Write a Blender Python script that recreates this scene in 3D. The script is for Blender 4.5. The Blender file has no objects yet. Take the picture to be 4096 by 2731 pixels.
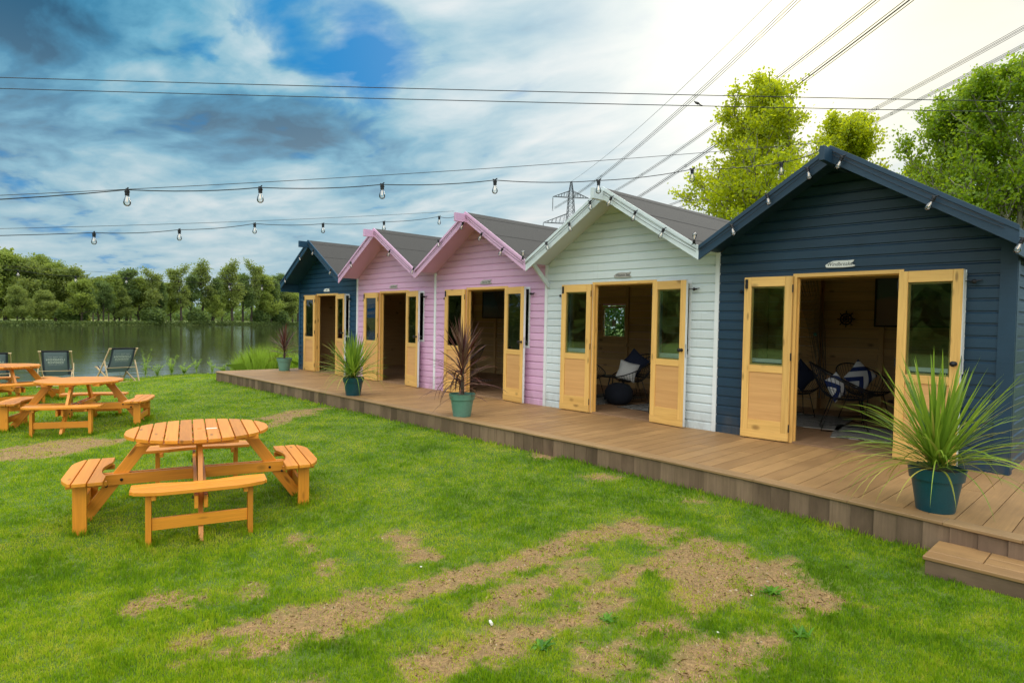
import bpy, math, random
import numpy as np
from mathutils import Vector, Matrix
random.seed(7); RNG = np.random.default_rng(7)
SC = bpy.context.scene
COL = SC.collection
R = math.radians
PI = math.pi

# ------------------------------------------------------------------ helpers
class MB:
    """collects shapes; build() links them as ONE mesh object"""
    def __init__(s):
        s.v = []; s.f = []; s.g = []; s.a = []
    def add(s, verts, faces, gco=None, var=None):
        b = len(s.v)
        s.v.extend([tuple(v) for v in verts])
        s.g.extend([tuple(v) for v in (gco if gco is not None else verts)])
        s.f.extend([tuple(b + i for i in f) for f in faces])
        if var is None: var = random.random()
        s.a.extend([var] * len(faces))
    def box(s, x0, x1, y0, y1, z0, z1, ax=None, var=None):
        """axis aligned box, grain along its longest side"""
        c = Vector(((x0+x1)/2, (y0+y1)/2, (z0+z1)/2)); h = Vector((abs(x1-x0)/2, abs(y1-y0)/2, abs(z1-z0)/2))
        s.obox(c, (1,0,0), (0,1,0), h, ax, var)
    def obox(s, c, ux, uy, h, ax=None, var=None):
        c = Vector(c); ux = Vector(ux).normalized(); uy = Vector(uy); uy = (uy - ux*ux.dot(uy)).normalized(); uz = ux.cross(uy)
        vs = []; gs = []
        if ax is None: ax = max(range(3), key=lambda i: h[i])
        o = Vector((random.random()*20, random.random()*20, random.random()*20))
        for k in range(8):
            q = (h[0]*(1 if k & 1 else -1), h[1]*(1 if k & 2 else -1), h[2]*(1 if k & 4 else -1))
            vs.append(c + ux*q[0] + uy*q[1] + uz*q[2])
            gg = [q[ax]] + [q[i] for i in range(3) if i != ax]
            gs.append(Vector(gg) + o)
        s.add(vs, [(0,2,3,1),(4,5,7,6),(0,1,5,4),(2,6,7,3),(0,4,6,2),(1,3,7,5)], gs, var)
    def board(s, p0, p1, wdir, w, t, var=None):
        """plank from p0 to p1, width w along wdir, thickness t"""
        p0 = Vector(p0); p1 = Vector(p1); d = p1 - p0
        s.obox((p0+p1)/2, d, wdir, (d.length/2, w/2, t/2), 0, var)
    def prism(s, poly, frame, t0, t1, along=(1,0), var=None):
        """poly in the plane (o,u,v), extruded t0..t1 along n"""
        o, u, v, n = [Vector(q) for q in frame]
        m = len(poly); vs = []; gs = []
        off = Vector((random.random()*20, random.random()*20, random.random()*20))
        for t in (t0, t1):
            for a, b in poly:
                vs.append(o + u*a + v*b + n*t)
                gs.append(off + Vector((a*along[0]+b*along[1], a*along[1]-b*along[0], t)))
        fs = [tuple(range(m-1, -1, -1)), tuple(range(m, 2*m))]
        for i in range(m):
            j = (i+1) % m
            fs.append((i, j, m+j, m+i))
        s.add(vs, fs, gs, var)
    def tube(s, pts, r, n=6, closed=False, var=None, caps=True):
        pts = [Vector(p) for p in pts]; m = len(pts)
        rs = r if isinstance(r, (list, tuple)) else [r]*m
        rings = []; up = Vector((0.13, 0.21, 0.97))
        vs = []
        for i, p in enumerate(pts):
            if closed: d = pts[(i+1) % m] - pts[i-1]
            else: d = pts[min(i+1, m-1)] - pts[max(i-1, 0)]
            if d.length < 1e-9: d = Vector((0,0,1))
            d.normalize()
            a = d.cross(up)
            if a.length < 1e-3: a = d.cross(Vector((1,0,0)))
            a.normalize(); b = d.cross(a)
            for k in range(n):
                t = 2*PI*k/n
                vs.append(p + (a*math.cos(t) + b*math.sin(t))*rs[i])
        fs = []
        for i in range(m if closed else m-1):
            j = (i+1) % m
            for k in range(n):
                l = (k+1) % n
                fs.append((i*n+k, i*n+l, j*n+l, j*n+k))
        if not closed and caps and n > 2:
            fs.append(tuple(range(n))); fs.append(tuple((m-1)*n+k for k in range(n-1, -1, -1)))
        s.add(vs, fs, None, var)
    def lathe(s, prof, n=24, c=(0,0,0), ax=None, var=None):
        """profile list of (r,z)"""
        c = Vector(c); M = Matrix.Identity(3)
        if ax is not None: M = Vector((0,0,1)).rotation_difference(Vector(ax)).to_matrix()
        vs = []; fs = []
        for r_, z in prof:
            for k in range(n):
                t = 2*PI*k/n
                vs.append(c + M @ Vector((r_*math.cos(t), r_*math.sin(t), z)))
        for i in range(len(prof)-1):
            for k in range(n):
                l = (k+1) % n
                fs.append((i*n+k, i*n+l, (i+1)*n+l, (i+1)*n+k))
        s.add(vs, fs, None, var)
    def build(s, name, mat, parent=None, smooth=False, bevel=0.0, loc=None):
        me = bpy.data.meshes.new(name)
        me.from_pydata(s.v, [], s.f)
        at = me.attributes.new('gco', 'FLOAT_VECTOR', 'POINT'); at.data.foreach_set('vector', np.array(s.g, dtype=np.float32).ravel())
        at = me.attributes.new('var', 'FLOAT', 'FACE'); at.data.foreach_set('value', np.array(s.a, dtype=np.float32))
        if smooth: me.polygons.foreach_set('use_smooth', [True]*len(me.polygons))
        me.materials.append(mat)
        o = bpy.data.objects.new(name, me); COL.objects.link(o)
        if parent is not None: o.parent = parent
        if loc is not None: o.location = loc
        if bevel:
            b = o.modifiers.new('bevel', 'BEVEL'); b.width = bevel; b.segments = 1; b.limit_method = 'ANGLE'; b.angle_limit = R(40)
        return o

def np_mesh(name, V, nper, mat, var=None, parent=None, quads=None, smooth=False):
    """many small faces: V (N, nper, 3), one polygon each"""
    N = V.shape[0]
    me = bpy.data.meshes.new(name)
    me.vertices.add(N*nper); me.vertices.foreach_set('co', V.astype(np.float32).ravel())
    me.loops.add(N*nper); me.loops.foreach_set('vertex_index', np.arange(N*nper, dtype=np.int32))
    me.polygons.add(N); me.polygons.foreach_set('loop_start', np.arange(0, N*nper, nper, dtype=np.int32))
    me.polygons.foreach_set('loop_total', np.full(N, nper, dtype=np.int32))
    me.update(); 
    if var is not None:
        at = me.attributes.new('var', 'FLOAT', 'FACE'); at.data.foreach_set('value', var.astype(np.float32))
    me.materials.append(mat)
    o = bpy.data.objects.new(name, me); COL.objects.link(o)
    if parent is not None: o.parent = parent
    return o

def tag(o, label=None, cat=None, group=None, kind=None):
    if label: o['label'] = label
    if cat: o['category'] = cat
    if group: o['group'] = group
    if kind: o['kind'] = kind
    return o
def thing(name, label, cat, loc=(0,0,0), rz=0, group=None):
    o = bpy.data.objects.new(name, None); COL.objects.link(o); o.location = loc; o.rotation_euler = (0,0,rz)
    o.empty_display_size = 0.1
    return tag(o, label, cat, group)
def copy_tree(o, parent=None):
    c = o.copy(); COL.objects.link(c)
    if parent is not None: c.parent = parent
    for ch in list(o.children): copy_tree(ch, c)
    return c

# ------------------------------------------------------------------ materials
class NT:
    def __init__(s, name):
        s.m = bpy.data.materials.new(name); s.m.use_nodes = True; s.t = s.m.node_tree; s.t.nodes.clear()
        s.out = s.n('ShaderNodeOutputMaterial')
    def n(s, typ, **kw):
        nd = s.t.nodes.new(typ)
        for k, v in kw.items():
            if k.startswith('i_'):
                key = k[2:]
                key = int(key) if key.isdigit() else key.replace('_', ' ')
                s.set(nd.inputs[key], v)
            else: setattr(nd, k, v)
        return nd
    def set(s, inp, v):
        if isinstance(v, bpy.types.NodeSocket): s.t.links.new(v, inp)
        elif isinstance(v, tuple) and len(v) == 3 and inp.type == 'RGBA': inp.default_value = (*v, 1)
        else: inp.default_value = v
    def math(s, op, a, b=0.0, clamp=False):
        nd = s.n('ShaderNodeMath', operation=op, use_clamp=clamp); s.set(nd.inputs[0], a); s.set(nd.inputs[1], b); return nd.outputs[0]
    def mix(s, f, a, b, typ='MIX'):
        nd = s.n('ShaderNodeMix', data_type='RGBA', blend_type=typ); s.set(nd.inputs[0], f); s.set(nd.inputs[6], a); s.set(nd.inputs[7], b); return nd.outputs[2]
    def noise(s, vec, scale, detail=4, rough=.55, dist=0):
        nd = s.n('ShaderNodeTexNoise'); nd.inputs['Scale'].default_value = scale; nd.inputs['Detail'].default_value = detail
        nd.inputs['Roughness'].default_value = rough; nd.inputs['Distortion'].default_value = dist
        if vec is not None: s.t.links.new(vec, nd.inputs['Vector'])
        return nd.outputs['Fac']
    def ramp(s, f, pts):
        nd = s.n('ShaderNodeValToRGB'); e = nd.color_ramp.elements
        while len(e) < len(pts): e.new(0.5)
        for i, (p, c) in enumerate(pts):
            e[i].position = p; e[i].color = (*c, 1) if isinstance(c, tuple) else (c, c, c, 1)
        s.t.links.new(f, nd.inputs[0]); return nd.outputs[0]
    def map(s, vec, scale=(1,1,1), rot=(0,0,0)):
        nd = s.n('ShaderNodeMapping'); nd.inputs['Scale'].default_value = scale; nd.inputs['Rotation'].default_value = rot
        s.t.links.new(vec, nd.inputs[0]); return nd.outputs[0]
    def attr(s, name, vec=False):
        nd = s.n('ShaderNodeAttribute', attribute_name=name); return nd.outputs['Vector' if vec else 'Fac']
    def pos(s): return s.n('ShaderNodeNewGeometry').outputs['Position']
    def bump(s, h, strength=.3, dist=.01):
        nd = s.n('ShaderNodeBump'); nd.inputs['Strength'].default_value = strength; nd.inputs['Distance'].default_value = dist
        s.t.links.new(h, nd.inputs['Height']); return nd.outputs[0]
    def bsdf(s, col, rough=.6, bump=None, **kw):
        b = s.n('ShaderNodeBsdfPrincipled'); s.set(b.inputs['Base Color'], col); s.set(b.inputs['Roughness'], rough)
        for k, v in kw.items(): s.set(b.inputs[k.replace('_', ' ')], v)
        if bump is not None: s.t.links.new(bump, b.inputs['Normal'])
        s.t.links.new(b.outputs[0], s.out.inputs[0]); return b

def mul(c, k): return tuple(min(1, x*k) for x in c)

def wood(name, col, dark, tint=.25, rough=.55, knots=True, sheen=.3, grain=1.0):
    t = NT(name); g = t.attr('gco', True)
    n1 = t.noise(t.map(g, (1.6, 30, 30)), 1.0*grain, 5, .6, .6)
    n2 = t.noise(t.map(g, (3, 140, 140)), 1.0*grain, 3, .6)
    n3 = t.noise(t.map(g, (1.2, 5, 5)), 1.0, 3, .5, .4)
    f = t.math('ADD', t.math('MULTIPLY', n1, .6), t.math('MULTIPLY', n2, .4))
    c = t.mix(t.ramp(f, [(.38, 0), (.60, 1.0)]), dark, col)
    c = t.mix(t.math('MULTIPLY', n3, .45), c, mul(col, 1.12))
    v = t.attr('var')
    c = t.mix(tint, c, t.ramp(v, [(0, mul(col, .62)), (.5, col), (1, mul(col, 1.3))]))
    if knots:
        vo = t.n('ShaderNodeTexVoronoi'); vo.inputs['Scale'].default_value = 1.0
        t.t.links.new(t.map(g, (2.6, 9.5, 4.0)), vo.inputs['Vector'])
        k = t.ramp(vo.outputs['Distance'], [(.07, 1), (.17, 0)])
        c = t.mix(t.math('MULTIPLY', k, .72), c, mul(dark, .4))
    t.bsdf(c, rough, t.bump(f, .25, .004), Coat_Weight=sheen*.3, Coat_Roughness=.35)
    return t.m

def paint(name, col, rough=.5, worn=.1, bump=.25):
    """painted timber cladding: grain telegraphs through, slight fading"""
    t = NT(name); g = t.pos()
    n1 = t.noise(t.map(g, (3, 3, 70)), 1.0, 5, .6, .5)
    n2 = t.noise(g, 1.7, 5, .6)
    n3 = t.noise(t.map(g, (1.1, 1.1, 12)), 2.0, 3, .6)
    c = t.mix(t.ramp(n2, [(.3, 0), (.72, 1)]), mul(col, 1-worn*1.5), mul(col, 1+worn))
    c = t.mix(t.ramp(n3, [(.62, 0), (.85, .35)]), c, mul(tuple(x*.8+.04 for x in col), 1.25))
    v = t.attr('var')
    c = t.mix(.3, c, t.ramp(v, [(0, mul(col, .8)), (1, mul(col, 1.18))]))
    sz = t.n('ShaderNodeSeparateXYZ'); t.t.links.new(g, sz.inputs[0]); nd_ = t.noise(t.map(g, (9, 9, 3)), 1.0, 5, .65)
    dirt = t.math('MULTIPLY', t.ramp(sz.outputs[2], [(.02, 1), (.30, 0)]), t.ramp(nd_, [(.38, 0), (.7, .42)])); c = t.mix(dirt, c, (.16, .12, .075))
    st_ = t.noise(t.map(g, (26, 26, 1.6)), 1.0, 3, .6); c = t.mix(t.ramp(st_, [(.60, 0), (.82, .22)]), c, mul(col, .55))
    t.bsdf(c, t.math('ADD', t.math('MULTIPLY', n1, .22), rough-.16), t.bump(n1, bump, .004))
    return t.m

def plain(name, col, rough=.5, metal=0, noise=.12, scale=8, **kw):
    t = NT(name); n = t.noise(t.pos(), scale, 4, .6)
    c = t.mix(t.ramp(n, [(.3, 0), (.7, 1)]), mul(col, 1-noise), mul(col, 1+noise))
    t.bsdf(c, rough, t.bump(n, .08, .004), Metallic=metal, **kw)
    return t.m

def leafmat(name, c0, c1, trans=.45, tcol=None, rough=.5, scale=.6):
    t = NT(name); v = t.attr('var'); n = t.noise(t.pos(), scale, 3, .6)
    f = t.math('ADD', t.math('MULTIPLY', v, .6), t.math('MULTIPLY', n, .4))
    c = t.ramp(f, [(.2, c0), (.8, c1)])
    b = t.n('ShaderNodeBsdfPrincipled'); t.set(b.inputs['Base Color'], c); b.inputs['Roughness'].default_value = rough
    tr = t.n('ShaderNodeBsdfTranslucent'); t.set(tr.inputs[0], t.mix(.6, c, tcol or mul(c1, 1.8)))
    mx = t.n('ShaderNodeMixShader'); mx.inputs[0].default_value = trans
    t.t.links.new(b.outputs[0], mx.inputs[1]); t.t.links.new(tr.outputs[0], mx.inputs[2]); t.t.links.new(mx.outputs[0], t.out.inputs[0])
    return t.m

M = {}
M['pine'] = wood('pine_joinery', (.78, .47, .14), (.52, .26, .055), .3, .45, True, .4)
M['ply'] = wood('plywood_panel', (.66, .36, .13), (.50, .245, .075), .2, .5, False, .3, .6)
M['table'] = wood('oiled_table_timber', (.80, .29, .024), (.42, .12, .009), .5, .42, True, .6)
M['deckchair_wood'] = wood('beech_frame', (.62, .45, .25), (.45, .3, .15), .2, .5, False)
M['inwood'] = wood('bare_timber_lining', (.50, .31, .13), (.30, .165, .06), .5, .75, True, 0)
M['driftwood'] = wood('grey_driftwood', (.42, .40, .37), (.24, .225, .21), .2, .8, False, 0)
M['paleboard'] = wood('pale_sign_board', (.74, .74, .70), (.52, .53, .50), .2, .7, False, 0)
M['navy'] = paint('navy_paint', (.010, .037, .070), .5, .22)
M['navy_old'] = paint('navy_blue_paint', (.008, .052, .105), .5, .22)
M['pink'] = paint('pink_paint', (.67, .40, .58), .5, .05, .15)
M['mint'] = paint('pale_mint_paint', (.63, .69, .70), .5, .05, .15)
M['white'] = paint('white_trim_paint', (.74, .76, .76), .45, .04, .1)
M['black'] = plain('black_metal', (.012, .012, .014), .45, .3)
M['blackwire'] = plain('black_wire', (.008, .008, .009), .5)
M['steel'] = plain('tower_steel', (.06, .065, .07), .6, .4)
M['chrome'] = plain('zinc_fitting', (.55, .55, .55), .35, .9)
M['sea_pot'] = plain('sage_green_plastic', (.115, .26, .20), .4, 0, .05, 30)
M['teal_pot'] = plain('teal_plastic', (.004, .062, .082), .38, 0, .08, 60)
M['soil'] = plain('potting_soil', (.03, .02, .012), .95, 0, .5, 60)
M['grey_planter'] = plain('grey_planter', (.10, .11, .125), .7)
M['paper'] = plain('paper', (.5, .5, .5), .8)
M['litter'] = plain('litter_white', (.75, .72, .62), .8)
M['ink'] = plain('sign_ink', (.015, .02, .02), .7)
M['bird'] = plain('bird_feather', (.025, .022, .025), .7)
M['net'] = plain('net_cord', (.10, .085, .06), .9)
M['float'] = plain('glass_float_green', (.10, .30, .24), .3)
M['bark'] = plain('bark', (.075, .055, .038), .95, 0, .45, 2.5)
M['bark_pale'] = plain('pale_bark', (.20, .18, .14), .9, 0, .35, 3)
M['cushion_navy'] = plain('navy_cushion', (.008, .014, .04), .9, 0, .2, 60)
M['cushion_white'] = plain('white_cushion', (.62, .62, .62), .9, 0, .06, 60)
M['cushion_grey'] = plain('grey_cushion', (.40, .37, .32), .9, 0, .1, 60)
M['pouf'] = plain('pouf_fabric', (.006, .009, .018), .95, 0, .3, 50)
M['sling_text'] = plain('sling_print', (.80, .82, .84), .8, 0, .02)

def mat_glass(name, tint=(.9, .95, .95), rough=.01, base=0.0):
    t = NT(name)
    b = t.n('ShaderNodeBsdfGlass'); b.inputs['Color'].default_value = (*tint, 1); b.inputs['Roughness'].default_value = rough; b.inputs['IOR'].default_value = 1.45
    tr = t.n('ShaderNodeBsdfTransparent'); tr.inputs[0].default_value = (*tint, 1)
    gl = t.n('ShaderNodeBsdfGlossy'); gl.inputs['Roughness'].default_value = rough
    fr = t.n('ShaderNodeFresnel'); fr.inputs[0].default_value = 1.5
    mx = t.n('ShaderNodeMixShader'); f = t.math('ADD', t.math('MULTIPLY', fr.outputs[0], 1.15), base, True); t.t.links.new(f, mx.inputs[0])
    t.t.links.new(tr.outputs[0], mx.inputs[1]); t.t.links.new(gl.outputs[0], mx.inputs[2]); t.t.links.new(mx.outputs[0], t.out.inputs[0])
    t.t.nodes.remove(b)
    return t.m
M['glass'] = mat_glass('window_glass', (.86, .92, .90), .01, .035)
M['bulb_glass'] = mat_glass('bulb_glass', (.95, .96, .96), .12, .12)
t = NT('filament'); e = t.n('ShaderNodeEmission'); e.inputs[0].default_value = (1, .72, .38, 1); e.inputs[1].default_value = 1.0
t.t.links.new(e.outputs[0], t.out.inputs[0]); M['filament'] = t.m

# roofing felt
t = NT('mineral_felt'); p = t.pos(); n = t.noise(p, 180, 2, .7); n2 = t.noise(p, 1.2, 4, .6)
c = t.mix(t.ramp(n, [(.3, 0), (.7, 1)]), (.028, .025, .024), (.085, .078, .074)); c = t.mix(t.math('MULTIPLY', n2, .5), c, (.05, .046, .042))
t.bsdf(c, .95, t.bump(n, .5, .004)); M['felt'] = t.m

# composite decking
def deckmat(name, c0, c1):
    t = NT(name); g = t.attr('gco', True); v = t.attr('var')
    n = t.noise(t.map(g, (2.2, 60, 60)), 1, 4, .65, .5); n2 = t.noise(t.map(g, (1.0, 2.0, 2.0)), 1.6, 5, .6); p = t.noise(t.pos(), 1.4, 5, .65); sp = t.noise(t.pos(), 46, 2, .5)
    c = t.mix(v, c0, c1); c = t.mix(t.ramp(n, [(.3, .0), (.75, .5)]), c, mul(c0, .55)); c = t.mix(t.ramp(n2, [(.45, 0), (.8, .45)]), c, mul(c1, 1.35))
    c = t.mix(t.ramp(p, [(.42, .0), (.75, .35)]), c, mul(c0, .6)); c = t.mix(t.ramp(sp, [(.72, 0), (.80, .5)]), c, (.07, .05, .035))
    t.bsdf(c, t.math('ADD', t.math('MULTIPLY', n2, .3), .42), t.bump(n, .3, .003)); return t.m
M['deck'] = deckmat('composite_deck', (.31, .168, .066), (.43, .242, .095))
M['fascia'] = deckmat('composite_fascia', (.105, .062, .038), (.28, .18, .112))
M['nosing'] = deckmat('composite_nosing', (.31, .18, .080), (.40, .24, .108))
M['floor'] = deckmat('hut_floor', (.26, .145, .075), (.34, .20, .105))

# ------------------------------------------------------------------ camera
cf = Vector((-.72166323, .69155454, -.03089508)); cr = Vector((.69136079, .72227815, .01829024)); cu = Vector((-.03496354, .00816025, .99935527))
CAMP = Vector((15.9939, -7.485, 1.3605))
cam = bpy.data.cameras.new('camera'); camo = bpy.data.objects.new('camera', cam); COL.objects.link(camo)
mw = Matrix(((cr.x, cu.x, -cf.x, CAMP.x), (cr.y, cu.y, -cf.y, CAMP.y), (cr.z, cu.z, -cf.z, CAMP.z), (0, 0, 0, 1)))
camo.matrix_world = mw; cam.lens = 21.997; cam.sensor_width = 36; cam.sensor_fit = 'HORIZONTAL'; cam.clip_end = 6000; cam.clip_start = .05
SC.camera = camo
def pxray(u, v): return cf + cr*((u-2048)/2502.76) - cu*((v-1365.5)/2502.76)     # direction through a place in the photograph
def on_y(u, v, y): d = pxray(u, v); return CAMP + d*((y-CAMP.y)/d.y)
def on_z(u, v, z): d = pxray(u, v); return CAMP + d*((z-CAMP.z)/d.z)
def at_depth(u, v, k): return CAMP + pxray(u, v)*k

# ------------------------------------------------------------------ world
def make_world():
    w = bpy.data.worlds.new('World'); SC.world = w; w.use_nodes = True
    nt = w.node_tree; nt.nodes.clear()
    T = NT.__new__(NT); T.t = nt; T.m = None
    T.out = T.n('ShaderNodeOutputWorld')
    sky = T.n('ShaderNodeTexSky', sky_type='NISHITA', sun_disc=False, sun_elevation=SUN_EL, sun_rotation=SUN_ROT, altitude=0, air_density=1.0, dust_density=1.2, ozone_density=3.0)
    gen = T.n('ShaderNodeTexCoord').outputs['Generated']
    sep = T.n('ShaderNodeSeparateXYZ'); nt.links.new(gen, sep.inputs[0])
    X, Y, Z = sep.outputs
    zz = T.math('ADD', T.math('MAXIMUM', Z, 0.0), .10)
    cp = T.n('ShaderNodeCombineXYZ'); nt.links.new(T.math('DIVIDE', X, zz), cp.inputs[0]); nt.links.new(T.math('DIVIDE', Y, zz), cp.inputs[1])
    P = cp.outputs[0]
    def lobe(u, v, width, aspect=None):
        d = pxray(u, v).normalized()
        dp = T.n('ShaderNodeVectorMath', operation='DOT_PRODUCT'); nt.links.new(gen, dp.inputs[0]); dp.inputs[1].default_value = d
        q = T.math('MULTIPLY', T.math('SUBTRACT', 1.0, dp.outputs['Value']), 1.0/(width*width/2))
        return T.math('POWER', 2.71828, T.math('MULTIPLY', q, -1.0))
    # cloud thickness: stretched banks and puffs, with the thin, dark and bright places where the photograph has them
    rot = R(-25)
    wq = T.n('ShaderNodeTexNoise'); wq.inputs['Scale'].default_value = .9; wq.inputs['Detail'].default_value = 3; nt.links.new(P, wq.inputs['Vector'])
    wv = T.n('ShaderNodeVectorMath', operation='SCALE'); nt.links.new(wq.outputs['Color'], wv.inputs[0]); wv.inputs['Scale'].default_value = .55
    wa = T.n('ShaderNodeVectorMath', operation='ADD'); nt.links.new(P, wa.inputs[0]); nt.links.new(wv.outputs[0], wa.inputs[1]); Pw = wa.outputs[0]
    nA = T.noise(T.map(Pw, (.55, 1.1, 1), (0, 0, rot)), 1.1, 6, .5, .2)
    nB = T.noise(T.map(Pw, (1.2, 1.9, 1), (0, 0, rot)), 1.9, 7, .52, .2)
    nC = T.noise(T.map(Pw, (.5, 1.3, 1), (0, 0, R(-18))), 1.1, 5, .48, .3)
    nD = T.noise(T.map(Pw, (2, 3, 1), (0, 0, rot)), 2.6, 5, .55, .1)
    cover = T.math('ADD', T.math('MULTIPLY', nA, .5), T.math('ADD', T.math('MULTIPLY', nB, .35), T.math('MULTIPLY', nD, .15)))
    cover = T.math('ADD', T.math('MULTIPLY', T.math('SUBTRACT', cover, .5), 2.3), .53)
    for u, v, wd_, k in ((1400, 180, .10, -.25), (1480, 320, .07, -.20), (1180, 60, .10, -.17), (1290, 130, .035, .20), (600, 110, .08, -.20), (780, 170, .05, -.10), (1650, 30, .13, -.12), (1420, 40, .06, .10), (150, 330, .12, .06), (1900, 330, .3, .10), (700, 560, .35, .12), (3100, 300, .7, .16)):
        cover = T.math('ADD', cover, T.math('MULTIPLY', lobe(u, v, wd_), k))
    cov = T.ramp(cover, [(.28, 0), (.42, .45), (.54, 1)])
    shade = T.math('ADD', T.math('MULTIPLY', nC, .55), T.math('ADD', T.math('MULTIPLY', nB, .30), T.math('MULTIPLY', nD, .15)))
    for u, v, wd_, k in ((60, 60, .24, -.17), (420, 80, .13, -.05), (60, 400, .12, -.03), (1050, 510, .11, -.09), (800, 560, .10, -.03), (1450, 540, .1, -.04), (300, 760, .22, .05), (200, 560, .14, .04), (1450, 200, .05, .10), (1000, 200, .07, .10), (700, 330, .10, .06), (350, 530, .08, .06), (2150, 180, .22, .03), (2300, 520, .35, .02), (2900, 250, .40, .04)):
        shade = T.math('ADD', shade, T.math('MULTIPLY', lobe(u, v, wd_), k))
    shade = T.math('ADD', T.math('MULTIPLY', T.math('SUBTRACT', shade, .5), 2.35), .505)
    cl = T.ramp(shade, [(.14, (.012, .105, .21)), (.28, (.04, .24, .42)), (.40, (.14, .42, .60)), (.53, (.35, .58, .69)), (.67, (.60, .74, .80)), (.86, (.92, .93, .92))])
    # thicker grey veil towards the horizon
    hz = T.math('POWER', T.math('SUBTRACT', 1.0, T.math('MINIMUM', T.math('MAXIMUM', T.math('MULTIPLY', Z, 2.2), 0), 1.0)), 1.7)
    cl = T.mix(T.math('MULTIPLY', hz, .9), cl, (.50, .62, .66))
    blue = T.mix(.985, sky.outputs[0], (.0, 2.5, 6.2))
    clk = T.n('ShaderNodeVectorMath', operation='SCALE'); nt.links.new(cl, clk.inputs[0]); clk.inputs['Scale'].default_value = 10.0
    col = T.mix(cov, blue, clk.outputs[0])
    # bright cloud in front of the sun
    col = T.mix(T.math('MULTIPLY', lobe(3100, 150, .34), .92), col, (9.8, 9.8, 9.5)); col = T.mix(T.math('MULTIPLY', lobe(3520, 30, .17), .75), col, (10.5, 9.7, 7.2))
    g1 = T.math('MULTIPLY', lobe(3150, 120, .15), 5.0); g2 = T.math('MULTIPLY', lobe(3250, 120, .30), .6)
    soft = T.math('ADD', T.math('MULTIPLY', nB, .5), .75)
    gs = T.math('MULTIPLY', T.math('ADD', g1, g2), soft)
    gc = T.n('ShaderNodeVectorMath', operation='SCALE'); gc.inputs[0].default_value = (1.0, .90, .60); nt.links.new(gs, gc.inputs['Scale'])
    add = T.n('ShaderNodeVectorMath', operation='ADD'); nt.links.new(col, add.inputs[0]); nt.links.new(gc.outputs[0], add.inputs[1])
    # fill lobe added to the unseen sky above and behind the viewer
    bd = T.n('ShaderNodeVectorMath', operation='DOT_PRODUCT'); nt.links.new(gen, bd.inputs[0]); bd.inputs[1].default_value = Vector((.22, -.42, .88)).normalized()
    bk = T.math('MULTIPLY', T.ramp(T.math('ADD', T.math('MULTIPLY', bd.outputs['Value'], .5), .5), [(.66, 0), (.97, 1)]), SKY_FILL)
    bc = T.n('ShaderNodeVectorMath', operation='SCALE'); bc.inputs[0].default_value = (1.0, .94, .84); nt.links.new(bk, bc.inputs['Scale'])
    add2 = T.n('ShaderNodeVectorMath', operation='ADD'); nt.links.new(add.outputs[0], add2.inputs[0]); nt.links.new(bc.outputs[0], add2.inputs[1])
    bg = T.n('ShaderNodeBackground'); nt.links.new(add2.outputs[0], bg.inputs[0]); bg.inputs[1].default_value = .1
    nt.links.new(bg.outputs[0], T.out.inputs[0])
SUND = pxray(3330, 60).normalized()
SUN_EL = math.asin(SUND.z) + R(8); SUN_ROT = math.atan2(SUND.x, SUND.y)
SKY_FILL = 24.0
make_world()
sl = bpy.data.lights.new('sun', 'SUN'); sl.energy = 1.5; sl.angle = R(25); sl.color = (1, .93, .80)
so = bpy.data.objects.new('sun', sl); COL.objects.link(so)
sd = Vector((math.cos(SUN_EL)*math.sin(SUN_ROT), math.cos(SUN_EL)*math.cos(SUN_ROT), math.sin(SUN_EL)))
so.rotation_euler = sd.to_track_quat('Z', 'Y').to_euler()
SC.view_settings.view_transform = 'Standard'; SC.view_settings.look = 'None'; SC.view_settings.exposure = 0.0; SC.view_settings.gamma = 1

# ------------------------------------------------------------------ ground
def vnoise(x, y, seed=0):
    """value noise on arrays"""
    xi = np.floor(x).astype(np.int64); yi = np.floor(y).astype(np.int64); xf = x-xi; yf = y-yi
    def h(a, b):
        n = (a*374761393 + b*668265263 + seed*1442695041) & 0x7fffffff
        n = ((n ^ (n >> 13))*1274126177) & 0x7fffffff
        return ((n ^ (n >> 16)) & 0xffff)/65535.0
    u = xf*xf*(3-2*xf); v = yf*yf*(3-2*yf)
    return (h(xi, yi)*(1-u)+h(xi+1, yi)*u)*(1-v) + (h(xi, yi+1)*(1-u)+h(xi+1, yi+1)*u)*v
def fbm(x, y, o=4, seed=0):
    s = 0; a = .5; t = 0
    for i in range(o):
        s = s + a*vnoise(x*2**i, y*2**i, seed+i*17); t += a; a *= .55
    return s/t
def smooth(e0, e1, x):
    t = np.clip((x-e0)/(e1-e0), 0, 1); return t*t*(3-2*t)
SHORE = [(-60, -90), (-30, -38), (-9, -16), (-4.4, -8), (-3.8, -5.5), (-3.55, -3.5), (-3.45, -2), (-3.5, -.6), (-4.6, 1.0), (-5.6, 3), (-6.8, 6), (-9, 14), (-22, 40), (-60, 85), (-120, 160)]
SY = np.array([p[1] for p in SHORE], float); SX = np.array([p[0] for p in SHORE], float)
def shore_x(y): return np.interp(y, SY, SX)
def lawn_z(x, y):
    x = np.asarray(x, float); y = np.asarray(y, float)
    z = -.235 - .048*np.clip(-2.0-y, 0, 3.6) - .02*smooth(-6, -9, y)
    z = np.where(y > -2, -.235 - .02*np.clip(y+2, 0, 4), z)
    z = z + .022*(fbm(x*.7, y*.7, 3, 5)-.5) + .012*(fbm(x*3, y*3, 2, 9)-.5)
    d = x - shore_x(y)
    z = z - .06*smooth(2.0, .2, d) - 1.6*smooth(.12, -1.6, d)
    return z
WATER_Z = -1.0
def photo_poly(pts, f):
    out = []
    for X, Y in pts:
        u, v = f(X, Y); p = on_z(u, v, -.36); out.append((p.x, p.y))
    return out
qf = lambda X, Y: (600+X/.784, 1900+Y/.784)
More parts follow.
